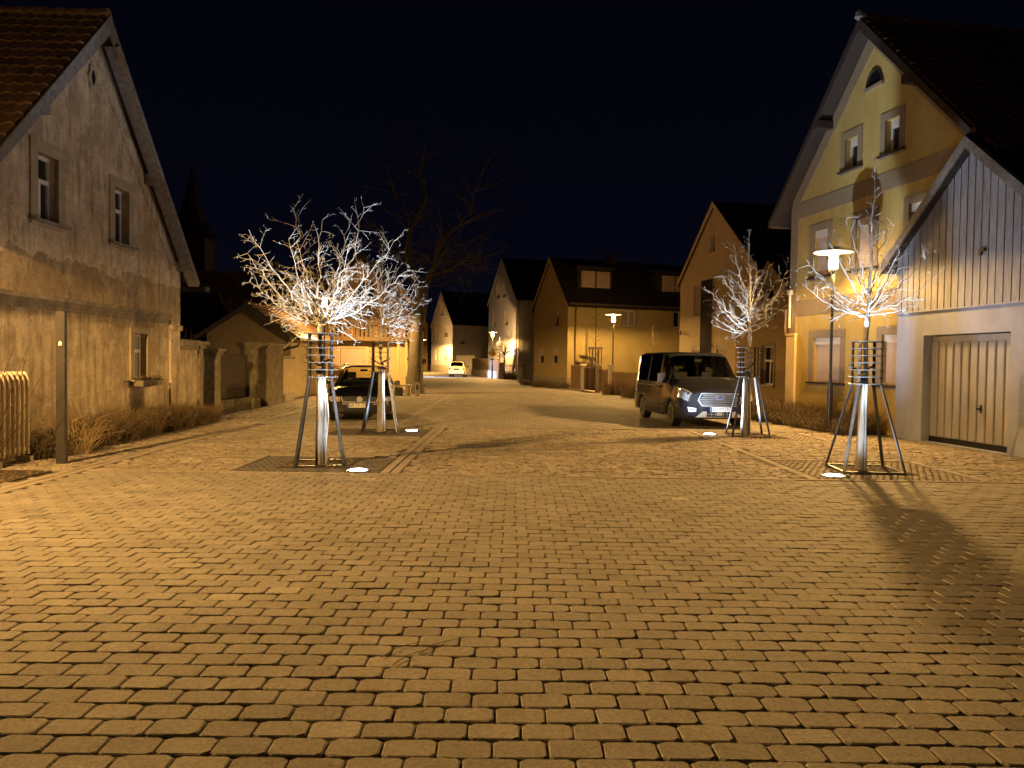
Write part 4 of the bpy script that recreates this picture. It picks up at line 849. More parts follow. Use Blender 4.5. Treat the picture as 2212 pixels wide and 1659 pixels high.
young_tree(5.42, 17.7, 'bare young tree in front of the grey van', [
    (2.38, -.85, -.15, 2.72, .014), (2.38, -.75, .2, 2.55, .012), (2.4, .6, .3, 2.75, .012), (2.4, -.6, -.5, 2.7, .012), (2.6, -.7, .4, 3.3, .013), (2.7, .7, -.2, 3.4, .013), (2.7, -.6, -.3, 3.6, .013), (2.9, .45, .1, 3.9, .012), (2.5, -.93, .1, 3.35, .016), (2.5, -.85, -.35, 3.0, .015), (2.6, -.3, -.8, 3.2, .013), (2.5, .80, -.1, 3.0, .014), (2.5, .85, .3, 3.5, .014), (2.6, .95, .2, 3.95, .013), (2.7, .55, -.4, 3.7, .013),
    (2.8, -.35, .1, 4.35, .015), (2.8, -.5, .4, 3.7, .012), (2.9, .3, .5, 3.9, .012), (2.6, .1, .8, 3.1, .013), (3.1, -.4, -.1, 4.15, .012)],
    (-.05, 0, 4.68), 2.33, 41, lean=(.03, 0), tr=.034)

def guard(x, y, rz, label, foot=.46, cr=.235):
    t = thing('tree_guard', label, 'tree guard', (x, y, 0), rz, 'steel guards around the young trees')
    zb, zt = 1.36, 2.03
    for k in range(4):
        a = pi/4+k*pi/2; c_, s_ = cos(a), sin(a); F_ = foot*1.28
        s = MB(); s.bar((F_*c_, F_*s_, 0), (cr*c_, cr*s_, zb), .048, .018, (c_, s_, 0)); s.build('leg', M_STEEL, t)
        s = MB(); s.bar((cr*c_, cr*s_, zb-.02), (cr*c_, cr*s_, zt), .042, .022, (c_, s_, 0)); s.build('upright', M_STEEL, t)
    for i in range(7):
        z = zb+.005+i*(zt-zb)/6; s = MB(); s.lathe([(cr+.004, z-.006), (cr+.034, z-.006), (cr+.034, z+.006), (cr+.004, z+.006), (cr+.004, z-.006)], 22); s.build('ring', M_GALV, t)
    s = MB(); F_ = foot*.905
    for (a, b_) in (((-F_, -F_), (F_, -F_)), ((F_, -F_), (F_, F_)), ((F_, F_), (-F_, F_)), ((-F_, F_), (-F_, -F_))): s.bar((*a, .015), (*b_, .015), .04, .02)
    s.build('base_frame', M_STEEL, t); return t
gd = [(-2.99, 12.0, .22, 'left nearest steel tree guard with splayed legs', .40), (-2.99, 17.47, .12, 'steel tree guard in front of the black estate car', .42), (5.63, 12.22, -.10, 'steel tree guard in front of garage door', .50), (5.46, 17.75, -.1, 'steel tree guard beside the bonnet of the van', .46)]
stk = ['pale lit round timber stake of the left nearest tree', 'timber stake of the tree before the black estate car', 'pale lit timber stake of the tree before the garage', 'timber stake of the tree beside the van']
for i, (x, y, rz, lb, ft) in enumerate(gd):
    guard(x, y, rz, lb, ft)
    t = thing('tree_stake', stk[i], 'stake', (x if i < 2 else x-.10, y-.06, 0), 0, 'timber stakes of the young trees')
    s = MB(); r = (.056, .064, .062, .070)[i]
    rng = random.Random(i); n = 16; vs = []
    hs = [0, .3, .6, .9, 1.2, 1.48, 1.5]
    pr = [1+rng.uniform(-.09, .05) for _ in range(n)]
    for k, h in enumerate(hs):
        for j in range(n): a = 2*pi*j/n; rr = r*(1.12-.26*h/1.5)*pr[j]*(1 if k < 6 else .8); vs.append((rr*cos(a)+.015*h*sin(h*2), rr*sin(a), h))
    s.add(vs, [(k*n+j, k*n+(j+1) % n, (k+1)*n+(j+1) % n, (k+1)*n+j) for k in range(6) for j in range(n)]+[tuple(range(6*n, 7*n))]); s.build('pole', M_STAKE, t, True)
    s = MB(); s.tube([(-.21, .02, 1.66), (-.1, .01, 1.60), (0, .0, 1.54), (.08, 0, 1.60), (.22, .04, 1.67)], .016, 6); s.lathe([(r*1.02, 1.44), (r*1.04, 1.45), (r*1.04, 1.48), (r*1.0, 1.49)], 12); s.build('rubber_tie', M_DARK, t)
    if i == 0: s = MB(); s.tube([(.06, -.05, 1.4), (.13, -.05, 1.1), (.16, -.05, .75), (.12, -.04, .3), (.11, -.03, 0)], .008, 4); s.build('watering_hose', M_CONC, t)
# ground uplights
for i, (x, y, tx, ty, lb) in enumerate([(-2.25, 11.3, -2.95, 12.0, 'lit ground light at the foot of the left nearest tree'), (-2.3, 17.75, -2.95, 17.5, 'lit ground light right of the tree before the estate car'), (4.82, 11.45, 5.5, 12.1, 'lit ground light in lattice paving before the garage tree'), (4.62, 17.9, 5.4, 17.7, 'lit ground light beside the front bumper of the van')]):
    t = thing('ground_light', lb, 'ground light', (x, y, 0), 0, 'round ground lights under the trees')
    s = MB(); s.lathe([(.175, -.02), (.175, .012), (.145, .016), (.14, .008)], 28); s.build('steel_rim', M_STEEL, t, True)
    s = MB(); s.lathe([(.14, .008), (.12, .022), (.0, .030)], 28); s.build('lens', M_UPL, t, True)
    slight('uplight_beam', P_TREE, t, (0, 0, .05), ((tx-x)*.75, (ty-y)*.75, 3.2), COOL, 78, .95, .06)
    slight('uplight_spill', P_TREE*(.05, .05, .12, .38)[i], t, (0, 0, .06), (0, 0, 3), COOL, 172, .5, .06)

# big old tree
rng = random.Random(5)
BP = dict(seg=[.8, .6, .4, .25], zig=[.10, .18, .22, .25], up=[.05, .02, 0, 0], taper=.75, bare=[.1, .15, .1, 0], kids=[2, 2, 1, 1], prob=[.7, .62, .75, 0], ang=(30, 65), ratio=[.5, .5, .5, 0], minl=.3, thin=.5, minr=.011, maxl=3)
t = thing('old_tree', 'large old bare tree with forked trunk beside the road', 'tree', (-4.75, 37.5, 0))
s = MB(); s.tube([(0, 0, -.1), (.0, 0, .5), (.05, 0, 1.5), (.1, 0, 3), (.22, .0, 4.4), (.3, 0, 5.2)], [.55, .43, .36, .34, .38, .30], 14)
for i in range(9): a = rng.uniform(0, 6.28); z = rng.uniform(.8, 4.4); s.lathe([(.0, .06), (.08, .03), (.13, -.04)], 7, (.36*cos(a)+.08, .36*sin(a), z), 'y')
s.build('trunk', M_BARKD, t, True)
c = MB()
big = [([(.2, 0, 4.8), (-.15, .1, 5.9), (-.45, .1, 6.9), (-.25, .2, 8.2), (.35, .3, 9.6), (.1, .3, 10.8), (.25, .2, 12.0)], .22), ([(.35, 0, 4.8), (.65, 0, 5.8), (.9, -.1, 6.4), (1.05, 0, 7.3), (1.35, .1, 7.8), (2.3, .3, 8.4), (3.4, .3, 8.9)], .2),
       ([(1.05, 0, 7.3), (1.8, .2, 8.0), (2.6, .4, 8.6), (2.75, .3, 9.8), (3.1, .2, 10.8)], .09), ([(.65, 0, 5.7), (1.5, -.3, 6.0), (2.4, -.4, 6.4), (3.3, -.5, 6.6)], .09), ([(-.2, .1, 6.0), (-1.2, .3, 6.9), (-2.0, .4, 8.0), (-2.6, .5, 9.2)], .10), ([(-.25, .2, 8.2), (-1.0, .3, 9.4), (-1.4, .2, 10.8)], .07), ([(.35, 0, 5.2), (1.0, -1, 6.2), (1.8, -1.8, 7.0)], .07), ([(.9, 0, 6.5), (1.4, .8, 7.2), (2.4, 1.4, 7.6)], .07), ([(.0, 0, 5.0), (-.3, .9, 6.2), (-.5, 2, 7.6)], .09)]
for pts, r in big:
    k = len(pts); c.tube([Vector(p)+Vector((rng.gauss(0, .05), rng.gauss(0, .05), 0)) for p in pts], [r*(1-.75*i/(k-1)) for i in range(k)], 8, cap=False)
    for i in range(1, k):
        for _ in range(3 if i < k-1 else 4):
            p = Vector(pts[i-1]).lerp(Vector(pts[i]), rng.random()); a = rng.uniform(0, 6.28)
            twig(c, p, Vector((cos(a), sin(a), rng.uniform(-.1, .8))).normalized(), rng.uniform(1.2, 2.4), .035, 1, rng, BP)
for i in range(46):      # dense hanging twig mass on the right side
    p = Vector((rng.uniform(1.0, 2.8), rng.uniform(-1, 1), rng.uniform(5.6, 6.9))); twig(c, p, Vector((rng.uniform(.1, 1), rng.uniform(-.6, .6), rng.uniform(-.35, .4))).normalized(), rng.uniform(.9, 1.7), .018, 1, rng, BP)
c.build('crown', M_TWIG, t, True)
# small far trees
def small_tree(x, y, name, label, h, r, seed, z0=1.9, kind='round', m=M_TWIG):
    rng = random.Random(seed); t = thing(name, label, 'tree', (x, y, 0)); s = MB(); k_ = 1 if kind == 'round' else (.75 if h > 5 else .35); s.tube([(0, 0, 0), (0, 0, z0), (0, 0, h*.6 if kind == 'round' else h)], [.07*k_, .06*k_, .015], 6); s.build('trunk', m, t)
    c = MB(); P = dict(YP, seg=[.3, .25, .2, .2], minr=.010, prob=[.7, .5, .3, 0], maxl=3)
    if kind == 'round':
        for i in range(16):
            a = i*2.4; el = rng.uniform(.1, 1.3); twig(c, Vector((0, 0, z0+rng.uniform(-.1, .7))), Vector((cos(a)*cos(el), sin(a)*cos(el), sin(el))), r*rng.uniform(.75, 1.1), .03, 0, rng, dict(P, maxl=2))
    else:
        n = int((h-z0)/.16)
        for i in range(n):
            z = z0+i*.16; a = i*2.4; twig(c, Vector((0, 0, z)), Vector((cos(a), sin(a), .45)).normalized(), r*(1.1-i/n*.8)*rng.uniform(.6, 1.1), .012, 1, rng, dict(P, maxl=2))
    c.build('crown', m, t); return t
small_tree(-.7, 68.5, 'round_tree', 'small bare round crowned tree lit by far street lamp', 5.4, 2.0, 3)
tt = small_tree(5.1, 47.3, 'slender_tree', 'slender bare tree in a slatted frame by olive house', 5.3, .95, 4, 1.6, 'col')
s = MB()
for i in range(6): a = i*pi/3; s.box(.36*cos(a)-.03, .36*cos(a)+.03, .3*sin(a)-.03, .3*sin(a)+.03, .2, 2.5)
s.box(-.42, .42, -.35, -.30, 2.45, 2.58); s.box(-.42, .42, .30, .35, 2.45, 2.58); s.build('slatted_frame', M_SOFFIT, tt)
small_tree(7.75, 42.5, 'sapling', 'thin lit sapling behind the roof of the van', 4.1, .45, 8, 2.4, 'col', M_BARKD)

# ------------------------------------------------------------ shrubs and dry plants
def shrub(x, y, label, r, h, n, seed, m=M_DRY, name='dry_shrub', group=None, spread=.5, curl=.2, leaf=0, th=.004, cat='shrub'):
    rng = random.Random(seed); mb = MB(); t = None
    for i in range(n):
        a = rng.uniform(0, 2*pi); q = r*sqrt(rng.random())*.7; p = Vector((q*cos(a), q*sin(a), 0)); hh = h*rng.uniform(.45, 1.05); b = rng.uniform(0, 2*pi); sp = spread*h*rng.uniform(.2, 1)
        d = Vector((cos(a)*sp*.6+cos(b)*sp*.5, sin(a)*sp*.6+sin(b)*sp*.5, hh)); k = 4
        pts = [p+d*(j/k)+Vector((cos(b), sin(b), 0))*curl*h*(j/k)**2*rng.uniform(0, 1)-Vector((0, 0, curl*hh*.5*(j/k)**3)) for j in range(k+1)]
        mb.tube(pts, [th*1.3, th*1.2, th, th*.8, th*.5], 3, cap=False)
        for j in range(leaf):
            u = rng.uniform(.3, 1); w = pts[min(k, int(u*k))]+Vector((rng.gauss(0, .03), rng.gauss(0, .03), rng.gauss(0, .03))); a2 = Vector((rng.gauss(0, 1), rng.gauss(0, 1), rng.gauss(0, 1))).normalized()*rng.uniform(.012, .032); b2 = a2.orthogonal().normalized()*.013
            mb.add([w-a2, w+b2, w+a2, w-b2], [(0, 1, 2, 3)])
    o = mb.build(name, m); o.location = (x, y, 0); return tag(o, label, cat, group)
G1 = 'dry shrubs along the foot of the old house'
spots = ['beside the radiator', 'just left of the steel post', 'just right of the steel post', 'below the shadow of the tree guard', 'left below the lower window', 'below the window box', 'right of the window box', 'at the corner of the old house', 'at the foot of the stained garden wall']
for i, lb in enumerate(spots):
    u = .25+i*.92; x, y, _ = h1p(u, -.42); st = i in (2,)
    shrub(x, y, 'dry brown shrub '+lb, .5, (.42 if i < 2 else .66 if i < 7 else .5), 420 if i < 8 else 220, 60+i, M_DRY if i not in (0, 1) else M_DRY2, group=G1, leaf=3, th=.0038)
    if i < 8: x, y, _ = h1p(u+.45, -.25); shrub(x, y, 'dark low winter shrub behind the one '+lb, .5, .5, 240, 90+i, M_DRY2, name='winter_shrub', group='dark shrubs hugging the old house wall', leaf=4, th=.004)
x, y, _ = h1p(.85, -.75); shrub(x, y, 'tuft of pale arching straw grass behind the steel post', .3, .85, 120, 5, M_STRAW, name='straw_grass_tuft', spread=.55, curl=.45, th=.004, cat='grass tuft')
x, y, _ = h1p(-1.05, -.3); shrub(x, y, 'bare bushy shrub at the left picture edge above the radiator', .35, 2.3, 40, 9, M_DRY, name='bare_bush', spread=.35, leaf=0, th=.007)
rng = random.Random(77); mb = MB()
for i in range(26):
    a = rng.uniform(0, 6.28); twig(mb, Vector((.5*cos(a)*rng.random(), .5*sin(a)*rng.random(), .2)), Vector((cos(a)*.5, sin(a)*.5, 1)).normalized(), rng.uniform(1.2, 1.9), .012, 1, rng, dict(YP, seg=[.2]*4, minr=.005))
o = mb.build('yard_bush', M_DRY); x, y, _ = h1p(12.5, 1.6); o.location = (x, y, .6); tag(o, 'dark bare bush rising behind the wooden fence panel', 'bush')
G2 = 'dry shrubs along the foot of the yellow house'
YS = ['left of the yellow house corner', 'under the left edge of the yellow house', 'under the left ground floor shutter', 'left of the nearest street lamp', 'right of the nearest street lamp', 'behind the splayed guard legs', 'against the corner of the garage']
for i, lb in enumerate(YS):
    yy = 24.4-i*.95; xx = 8.35+.1745*(22.9-yy)-.55; 
    shrub(xx, yy, 'dry seed head shrub '+lb, .6, .75-.02*i, 340, 120+i, M_DRY, group=G2, leaf=4, th=.004)
    shrub(xx-.45, yy-.35, 'low dark plant in front of the shrub '+lb, .5, .42, 240, 140+i, M_DRY2, name='low_plant', group='low dark plants before yellow house shrubs', leaf=4, th=.004, cat='plant')
for i, lb in enumerate(('behind the van', 'between van and pale fence posts', 'at the foot of the board fence', 'right of the middle street lamp base')):
    shrub([7.3, 6.4, 5.75, 5.2][i], [31.5, 34.5, 36.5, 39.5][i], 'brown dry shrub '+lb, .8, .85, 300, 160+i, M_DRY, group='dry shrubs along the board fence', leaf=3, th=.006)
for i, lb in enumerate(('left of the corner', 'right by the corner', 'left end')):
    shrub([2.0, 2.9, 1.2][i], [50.5, 48.0, 54][i], 'low dark shrub at the olive house gable, '+lb, 1.0, .5, 220, 170+i, M_DRY2, group='low dark shrubs at the olive house', leaf=3, th=.008)
shrub(-.2, 69, 'dark evergreen shrub by the picket fence of the pale house', .8, .9, 260, 177, M_DRY2, name='garden_shrub', leaf=4, th=.012)

# ------------------------------------------------------------ steel post, radiator, concrete bench planter, bollard
t = thing('steel_post', 'square brown grey steel post standing on left pavement', 'post', (-6.83, 11.66, 0), .25)
s = MB(); s.bbox(-.062, .062, -.062, .062, 0, 2.31, .006); s.build('tube', M_POST, t); s = MB(); s.bbox(-.066, .066, -.066, .066, 0, .28, .004); s.build('sleeve', M_POST, t)
s = MB(); s.poly(front_map, [(-.025, 1.79), (.02, 1.795), (.022, 1.84), (-.01, 1.86), (-.022, 1.83)], -.0635, -.062); s.build('sticker', M_PLATE, t)
t = thing('radiator', 'cream painted cast iron radiator standing by the old house wall', 'radiator', (-7.50, 11.52, 0), radians(93))
s0 = None
for k in range(7):
    s = MB(); u = -.46+k*.125
    for dy in (-.07, .07): s.tube([(0, dy, .06), (0, dy, 1.14), (0, dy*.85, 1.24), (0, dy*.4, 1.30), (0, 0, 1.31)], [.026, .026, .028, .030, .03], 10)
    s.tube([(0, -.07, .1), (0, .07, .1)], .03, 8); s.tube([(-.062, 0, 1.25), (.062, 0, 1.25)], .03, 8); s.tube([(-.062, 0, .14), (.062, 0, .14)], .03, 8)
    o = s.build('column', M_IRON, t, True); o.location = (u, 0, .06)
s = MB(); s.box(-.5, -.4, -.1, .1, 0, .08); s.box(.3, .4, -.1, .1, 0, .08); build_each(s, 'foot', M_CONC, t)
t = thing('concrete_bench', 'pale concrete bench slab beside the old tree', 'bench', (-5.35, 35.2, 0))
s = MB(); s.bbox(-.85, .75, -.25, .25, .42, .52, .02); s.build('seat', M_CONC, t)
for x in (-.7, .62): s = MB(); s.bbox(x-.09, x+.09, -.2, .2, 0, .42, .01); s.build('leg', M_CONC, t)
t = thing('flower_trough', 'dark flower trough standing below the concrete bench', 'planter', (-5.15, 34.85, 0)); s = MB(); s.bbox(-.25, .2, -.1, .12, 0, .36, .02); s.build('trough', M_DARK, t)
s = MB(); rng = random.Random(2)
for i in range(50): x, y = rng.uniform(-.2, .16), rng.uniform(-.06, .08); s.tube([(x, y, .35), (x+rng.gauss(0, .05), y, .36+rng.uniform(.02, .1))], [.01, .004], 3)
s.build('plants', M_PLANT, t)
t = thing('wooden_bollard', 'short weathered bollard at foot of the old tree', 'bollard', (-4.25, 34.6, 0)); s = MB(); s.bbox(-.1, .1, -.08, .08, 0, .62, .02); s.build('block', M_PLINTH, t); s = MB(); s.box(-.05, .05, -.085, -.08, .3, .52); s.build('plate', M_DARK, t)
t = thing('garden_stake', 'thin pale stake before the old tree trunk', 'stake', (-4.75, 34.4, 0)); s = MB(); s.tube([(0, 0, 0), (.0, 0, .9)], [.03, .03], 6); s.build('rod', M_CONC, t)

# ------------------------------------------------------------ vehicles
class Car:
    """lofted body; key stations (y from the front, [zb, z1, zbelt, zroof], [ws, wm, w1, wbelt, wroof])"""
    def __init__(s, keys, wheels, ar, glass, name, label, loc, rz, paint, cat='car', glassm=None):
        s.t = thing(name, label, cat, loc, rz); s.keys = keys; s.wh = wheels; s.ar = ar
        ys = set(k[0] for k in keys)
        for yw in wheels:
            for i in range(13): ys.add(round(yw-ar*cos(pi*i/12), 4))
        for g_ in glass: ys.update(g_[:2])
        s.ys = sorted(y for y in ys if keys[0][0] <= y <= keys[-1][0]); s.L = keys[-1][0]
        mb = MB(); secs = [s.section(y) for y in s.ys]; n = len(secs[0])
        for sc in secs: mb.v += sc
        def skip(y0, y1, j):
            jj = j if j < (n//2) else n-1-j-0
            j2 = j % n
            for g_ in glass:
                if y0 >= g_[0]-1e-4 and y1 <= g_[1]+1e-4 and j2 in g_[2]: return True
            return False
        for i in range(len(s.ys)-1):
            for j in range(n):
                if skip(s.ys[i], s.ys[i+1], j): continue
                a, b = i*n+j, i*n+(j+1) % n; mb.f.append((a, b, b+n, a+n))
        mb.f.append(tuple(range(n))); mb.f.append(tuple(range((len(s.ys)-1)*n+n-1, (len(s.ys)-1)*n-1, -1)))
        s.body = mb.build('body', paint, s.t, True); s.n = n
        for g_ in glass:
            gm = MB(); yy = [y for y in s.ys if g_[0]-1e-4 <= y <= g_[1]+1e-4]
            for i in range(len(yy)-1):
                A = s.section(yy[i]); B = s.section(yy[i+1])
                for j in g_[2]: gm.add([A[j], A[(j+1) % n], B[(j+1) % n], B[j]], [(0, 1, 2, 3)])
            gm.build(g_[3], g_[4], s.t, True)
    def par(s, y):
        k = s.keys
        for a, b in zip(k, k[1:]):
            if a[0] <= y <= b[0]+1e-9:
                f = (y-a[0])/(b[0]-a[0]); return [p+(q-p)*f for p, q in zip(a[1], b[1])], [p+(q-p)*f for p, q in zip(a[2], b[2])]
        return k[-1][1], k[-1][2]
    def section(s, y):
        (zb, z1, zt, zr), (ws, wm, w1, wt, wr) = s.par(y); z0 = zb+.02; z00 = zb
        for yw in s.wh:
            if abs(y-yw) < s.ar: h = sqrt(max(0, s.ar**2-(y-yw)**2))+.30; z0 = max(z0, h); z00 = max(zb, h)
        z1 = max(z1, z0+.08); cr = zr-.06
        half = [(ws, z00), (wm, z0), (w1, (z0+z1)/2+.02), (w1, z1), (wt, zt), (wr, max(cr, zt+.005)), (wr-.13, zr), (wr*.45, zr+.018)]
        Y = y-s.L/2
        return [(x, Y, z) for x, z in half]+[(-x, Y, z) for x, z in reversed(half)]
    # indices: 0..7 right-to-top, 8..15 mirrored; quads j: 0 under,1 low,2 side,3 side-up(w1->belt),4 belt->roof glass,5 roof corner,6,7(top),8,9,10 glass mirrored,11..
    def wheel(s, yw, sx, r, w=.2, xo=.0, spokes=5):
        tx = (s.par(yw)[1][1]-w/2-.005+xo)*sx
        m = MB(); m.lathe([(r*.62, -w/2), (r*.93, -w/2), (r, -w/2+.03), (r, w/2-.03), (r*.93, w/2), (r*.62, w/2)], 26, (0, 0, 0), 'x'); o = m.build('wheel', M_RUB, s.t, True); o.location = (tx, yw-s.L/2, r)
        m = MB(); q = w/2*sx
        m.lathe([(r*.60, q*.95), (r*.63, q*1.02), (r*.66, q*.98)], 24, (0, 0, 0), 'x')
        for i in range(spokes):
            a = 2*pi*i/spokes; m.bar((q*.8, 0, 0), (q*.92, r*.62*cos(a), r*.62*sin(a)), r*.17, .02, (1, 0, 0))
        m.lathe([(0, q*.9), (r*.13, q*.88), (r*.15, q*.7)], 12, (0, 0, 0), 'x'); m.lathe([(0, q*.1), (r*.6, q*.12)], 20, (0, 0, 0), 'x'); m.build('rim', M_RIM, o, True)
    def part(s, name, mb, m, sm=False, parent=None): return mb.build(name, m, parent or s.t, sm)
    def quadpatch(s, y0, y1, j0, j1, f0, f1, sx, off, name, m, yl=None):
        """patch on body side between section vertices; f0,f1 fraction of j0..j1 run"""
        mb = MB(); N = 6; vs = []
        for i in range(N+1):
            sec = s.section(y0+(y1-y0)*i/N)
            for k in range(4):
                f = (f0+(f1-f0)*k/3)*(j1-j0)+j0; a = int(min(f, j1-1)); r = f-a; p = Vector(sec[a]).lerp(Vector(sec[a+1]), r)
                y = p.y; vs.append((sx*(p.x+off), y-off*.5, p.z+off*.3))
        fs = [(i*4+k, i*4+k+1, i*4+5+k, i*4+4+k) for i in range(N) for k in range(3)]
        mb.add(vs, fs); return mb.build(name, m, s.t, True)
def fbox(mb, x0, x1, z0, z1, y0, y1): mb.box(x0, x1, y0, y1, z0, z1)
def plate(car, x, z, y, body, w=.52, h=.115, lab=None, back=False):
    sg = 1 if not back else -1
    m = MB(); m.box(x-w/2, x+w/2, y-.012*sg if sg > 0 else y, y if sg > 0 else y+.012, z-h/2, z+h/2); p = m.build('number_plate', M_PLATE, car.t)
    if body:
        m = MB(); m.box(x-w/2+.003, x-w/2+.045, y-.015, y-.0125, z-h/2+.003, z+h/2-.003); m.build('blue_band', M_BLUE, p)
        text('plate_text', body, .125, M_INK, p, (x+.02, y-.0145, z-.0), (pi/2, 0, 0), .001, w*.84)
        m = MB()
        m.lathe([(0, -.001), (.014, -.001), (.014, .001), (0, .001)], 10, (x-.075, y-.0145, z+.02), 'y'); m.build('seal', M_CHROME, p)
# --- grey van
VK = [(0, [.34, .62, .88, .93], [.50, .74, .80, .72, .62]), (.06, [.28, .66, .93, .98], [.52, .84, .88, .80, .68]), (.16, [.25, .70, .97, 1.02], [.6, .91, .94, .86, .72]), (.34, [.24, .72, 1.01, 1.07], [.7, .95, .975, .92, .78]),
      (.70, [.23, .74, 1.07, 1.17], [.7, .96, .985, .93, .82]), (1.0, [.22, .75, 1.10, 1.27], [.7, .96, .985, .93, .84]), (1.72, [.22, .76, 1.13, 1.87], [.7, .96, .985, .945, .80]), (1.86, [.22, .76, 1.13, 1.925], [.7, .96, .985, .945, .81]), (2.2, [.22, .76, 1.13, 1.955], [.7, .96, .985, .945, .83]), (4.5, [.24, .76, 1.13, 1.96], [.7, .96, .985, .945, .83]), (4.85, [.26, .76, 1.13, 1.93], [.7, .94, .965, .925, .81]), (4.97, [.34, .76, 1.12, 1.86], [.6, .90, .93, .89, .77])]
V = Car(VK, [1.0, 3.93], .40, [(1.02, 1.70, (5, 6, 7, 8, 9), 'windscreen', M_CGLASS), (1.40, 2.05, (4,), 'front_side_window', M_TGLASS), (1.40, 2.05, (10,), 'front_side_window', M_TGLASS), (2.2, 3.3, (4,), 'sliding_door_window', M_TGLASS), (2.2, 3.3, (10,), 'sliding_door_window', M_TGLASS), (3.4, 4.6, (4,), 'rear_side_window', M_TGLASS), (3.4, 4.6, (10,), 'rear_side_window', M_TGLASS)],
        'van', 'dark grey metallic van parked facing the viewer on the right', (5.02, 21.85, 0), radians(5), M_VAN, 'van')
V.keys[0]
for yw in (1.0, 3.93):
    for sx in (1, -1): V.wheel(yw, sx, .335, .22)
F0 = -V.L/2
m = MB(); 
hexo = lambda a, b, c: [(-a, b), (-a*.80, b-c), (a*.80, b-c), (a, b), (a*.86, b+c), (-a*.86, b+c)]
m.poly(lambda u, z, d: (u, F0+d, z), hexo(.55, .745, .15), -.025, .02); gr = m.build('grille', M_DARK, V.t)
m = MB(); o = hexo(.56, .745, .155)
for a, b in zip(o, o[1:]+o[:1]): m.bar((a[0], F0-.03, a[1]), (b[0], F0-.03, b[1]), .03, .022, (0, 1, 0))
m.build('chrome_frame', M_CHROME, gr)
for i in range(5): z = .745-.105+i*.0525; hw = .55-.11*abs(z-.745)/.15-.04; m = MB(); m.bar((-hw, F0-.035, z), (hw, F0-.035, z), .018, .022, (0, 1, 0)); m.build('chrome_slat', M_CHROME, gr)
m = MB(); m.lathe([(0, -.062), (.062, -.062), (.070, -.05), (.070, -.03)], 20, (0, 0, 0), 'y'); bd = m.build('badge', M_CHROME, V.t, True); bd.scale = (1.7, 1, .72); bd.location = (0, F0, .80)
m = MB(); m.lathe([(0, -.0645), (.057, -.0645)], 20, (0, 0, 0), 'y'); m.build('badge_oval', mat('dark_blue_enamel', (.02, .04, .14), .3), bd)
text('badge_script', 'Ford', .075, M_CHROME, V.t, (0, F0-.067, .80), (pi/2, 0, 0), .001, .13)
plate(V, .02, .50, F0-.02, 'BA MM290')
m = MB(); m.box(-.30, .30, F0-.012, F0+.02, .325, .425); lo = m.build('lower_intake', M_DARK, V.t); m = MB()
for x in (-.2, -.1, .1, .2): m.box(x-.006, x+.006, F0-.018, F0-.0125, .33, .42)
m.box(-.3, .3, F0-.018, F0-.0125, .372, .38); m.build('intake_bars', M_SILV, lo); m = MB(); m.box(-.07, .07, F0-.022, F0-.0185, .345, .43); m.build('sensor_plate', M_SILV, lo)
m = MB(); m.poly(lambda u, z, d: (u, F0+d, z), [(-.62, .30), (.62, .30), (.42, .45), (.33, .445), (.33, .315), (-.33, .315), (-.33, .445), (-.42, .45)], -.01, .03); m.build('skid_trim', M_SILV, V.t)
for sx in (1, -1):
    V.quadpatch(.015, .40, 3, 5, .12, .78, sx, .008, 'headlight', M_HLAMP)
    m = MB(); m.poly(lambda u, z, d: (sx*u, F0+d, z), [(.60, .44), (.79, .44), (.82, .56), (.60, .53)], -.006, .05); fg = m.build('fog_lamp_surround', M_CHROME, V.t)
    m = MB(); m.poly(lambda u, z, d: (sx*u, F0+d, z), [(.63, .46), (.76, .46), (.78, .54), (.63, .515)], -.012, -.0065); m.build('fog_lamp', M_HLAMP, fg)
    m = MB(); m.hexa([(sx*.99, F0+1.35, 1.12), (sx*1.22, F0+1.33, 1.14), (sx*1.20, F0+1.47, 1.14), (sx*.99, F0+1.47, 1.12), (sx*1.02, F0+1.35, 1.40), (sx*1.20, F0+1.33, 1.38), (sx*1.18, F0+1.47, 1.38), (sx*1.02, F0+1.47, 1.40)]); m.build('wing_mirror', M_DARK, V.t)
    m = MB()
    for y in (2.12, 3.3): m.box(sx*.986-.004, sx*.986+.004, F0+y, F0+y+.012, .35, 1.12)
    m.build('door_gap', M_DARK, V.t)
    m = MB(); m.box(*sorted((sx*.985, sx*1.01)), F0+1.95, F0+2.09, .99, 1.03); m.build('door_handle', M_VAN, V.t); m = MB(); m.box(*sorted((sx*.985, sx*1.01)), F0+2.2, F0+2.34, .99, 1.03); m.build('door_handle', M_VAN, V.t)
    m = MB(); m.box(*sorted((sx*.983, sx*.992)), F0+2.15, F0+4.6, 1.02, 1.035); m.build('slide_rail', M_DARK, V.t)
    m = MB(); m.box(*sorted((sx*.98, sx*.995)), F0+1.5, F0+3.4, .45, .50); m.build('rub_strip', M_VAN, V.t)
m = MB(); m.box(-.78, .78, F0+.98, F0+1.5, 1.02, 1.16); m.lathe([(.0, .0), (.22, .0), (.24, .03)], 12, (-.5, F0+1.15, 1.16)); m.lathe([(.0, .0), (.22, .0), (.24, .03)], 12, (.5, F0+1.15, 1.16)); m.build('dashboard', M_SEAT, V.t)
for x in (-.45, .45):
    m = MB(); m.box(x-.24, x+.24, F0+2.0, F0+2.15, .7, 1.42); m.box(x-.13, x+.13, F0+2.02, F0+2.12, 1.44, 1.66); m.box(x-.24, x+.24, F0+1.6, F0+2.0, .6, .8); m.build('seat', M_SEAT, V.t)
m = MB(); m.bar((-.62, F0+.985, 1.275), (.05, F0+1.0, 1.30), .02, .02); m.bar((.0, F0+.985, 1.275), (.66, F0+1.0, 1.30), .02, .02); m.build('wiper', M_DARK, V.t)
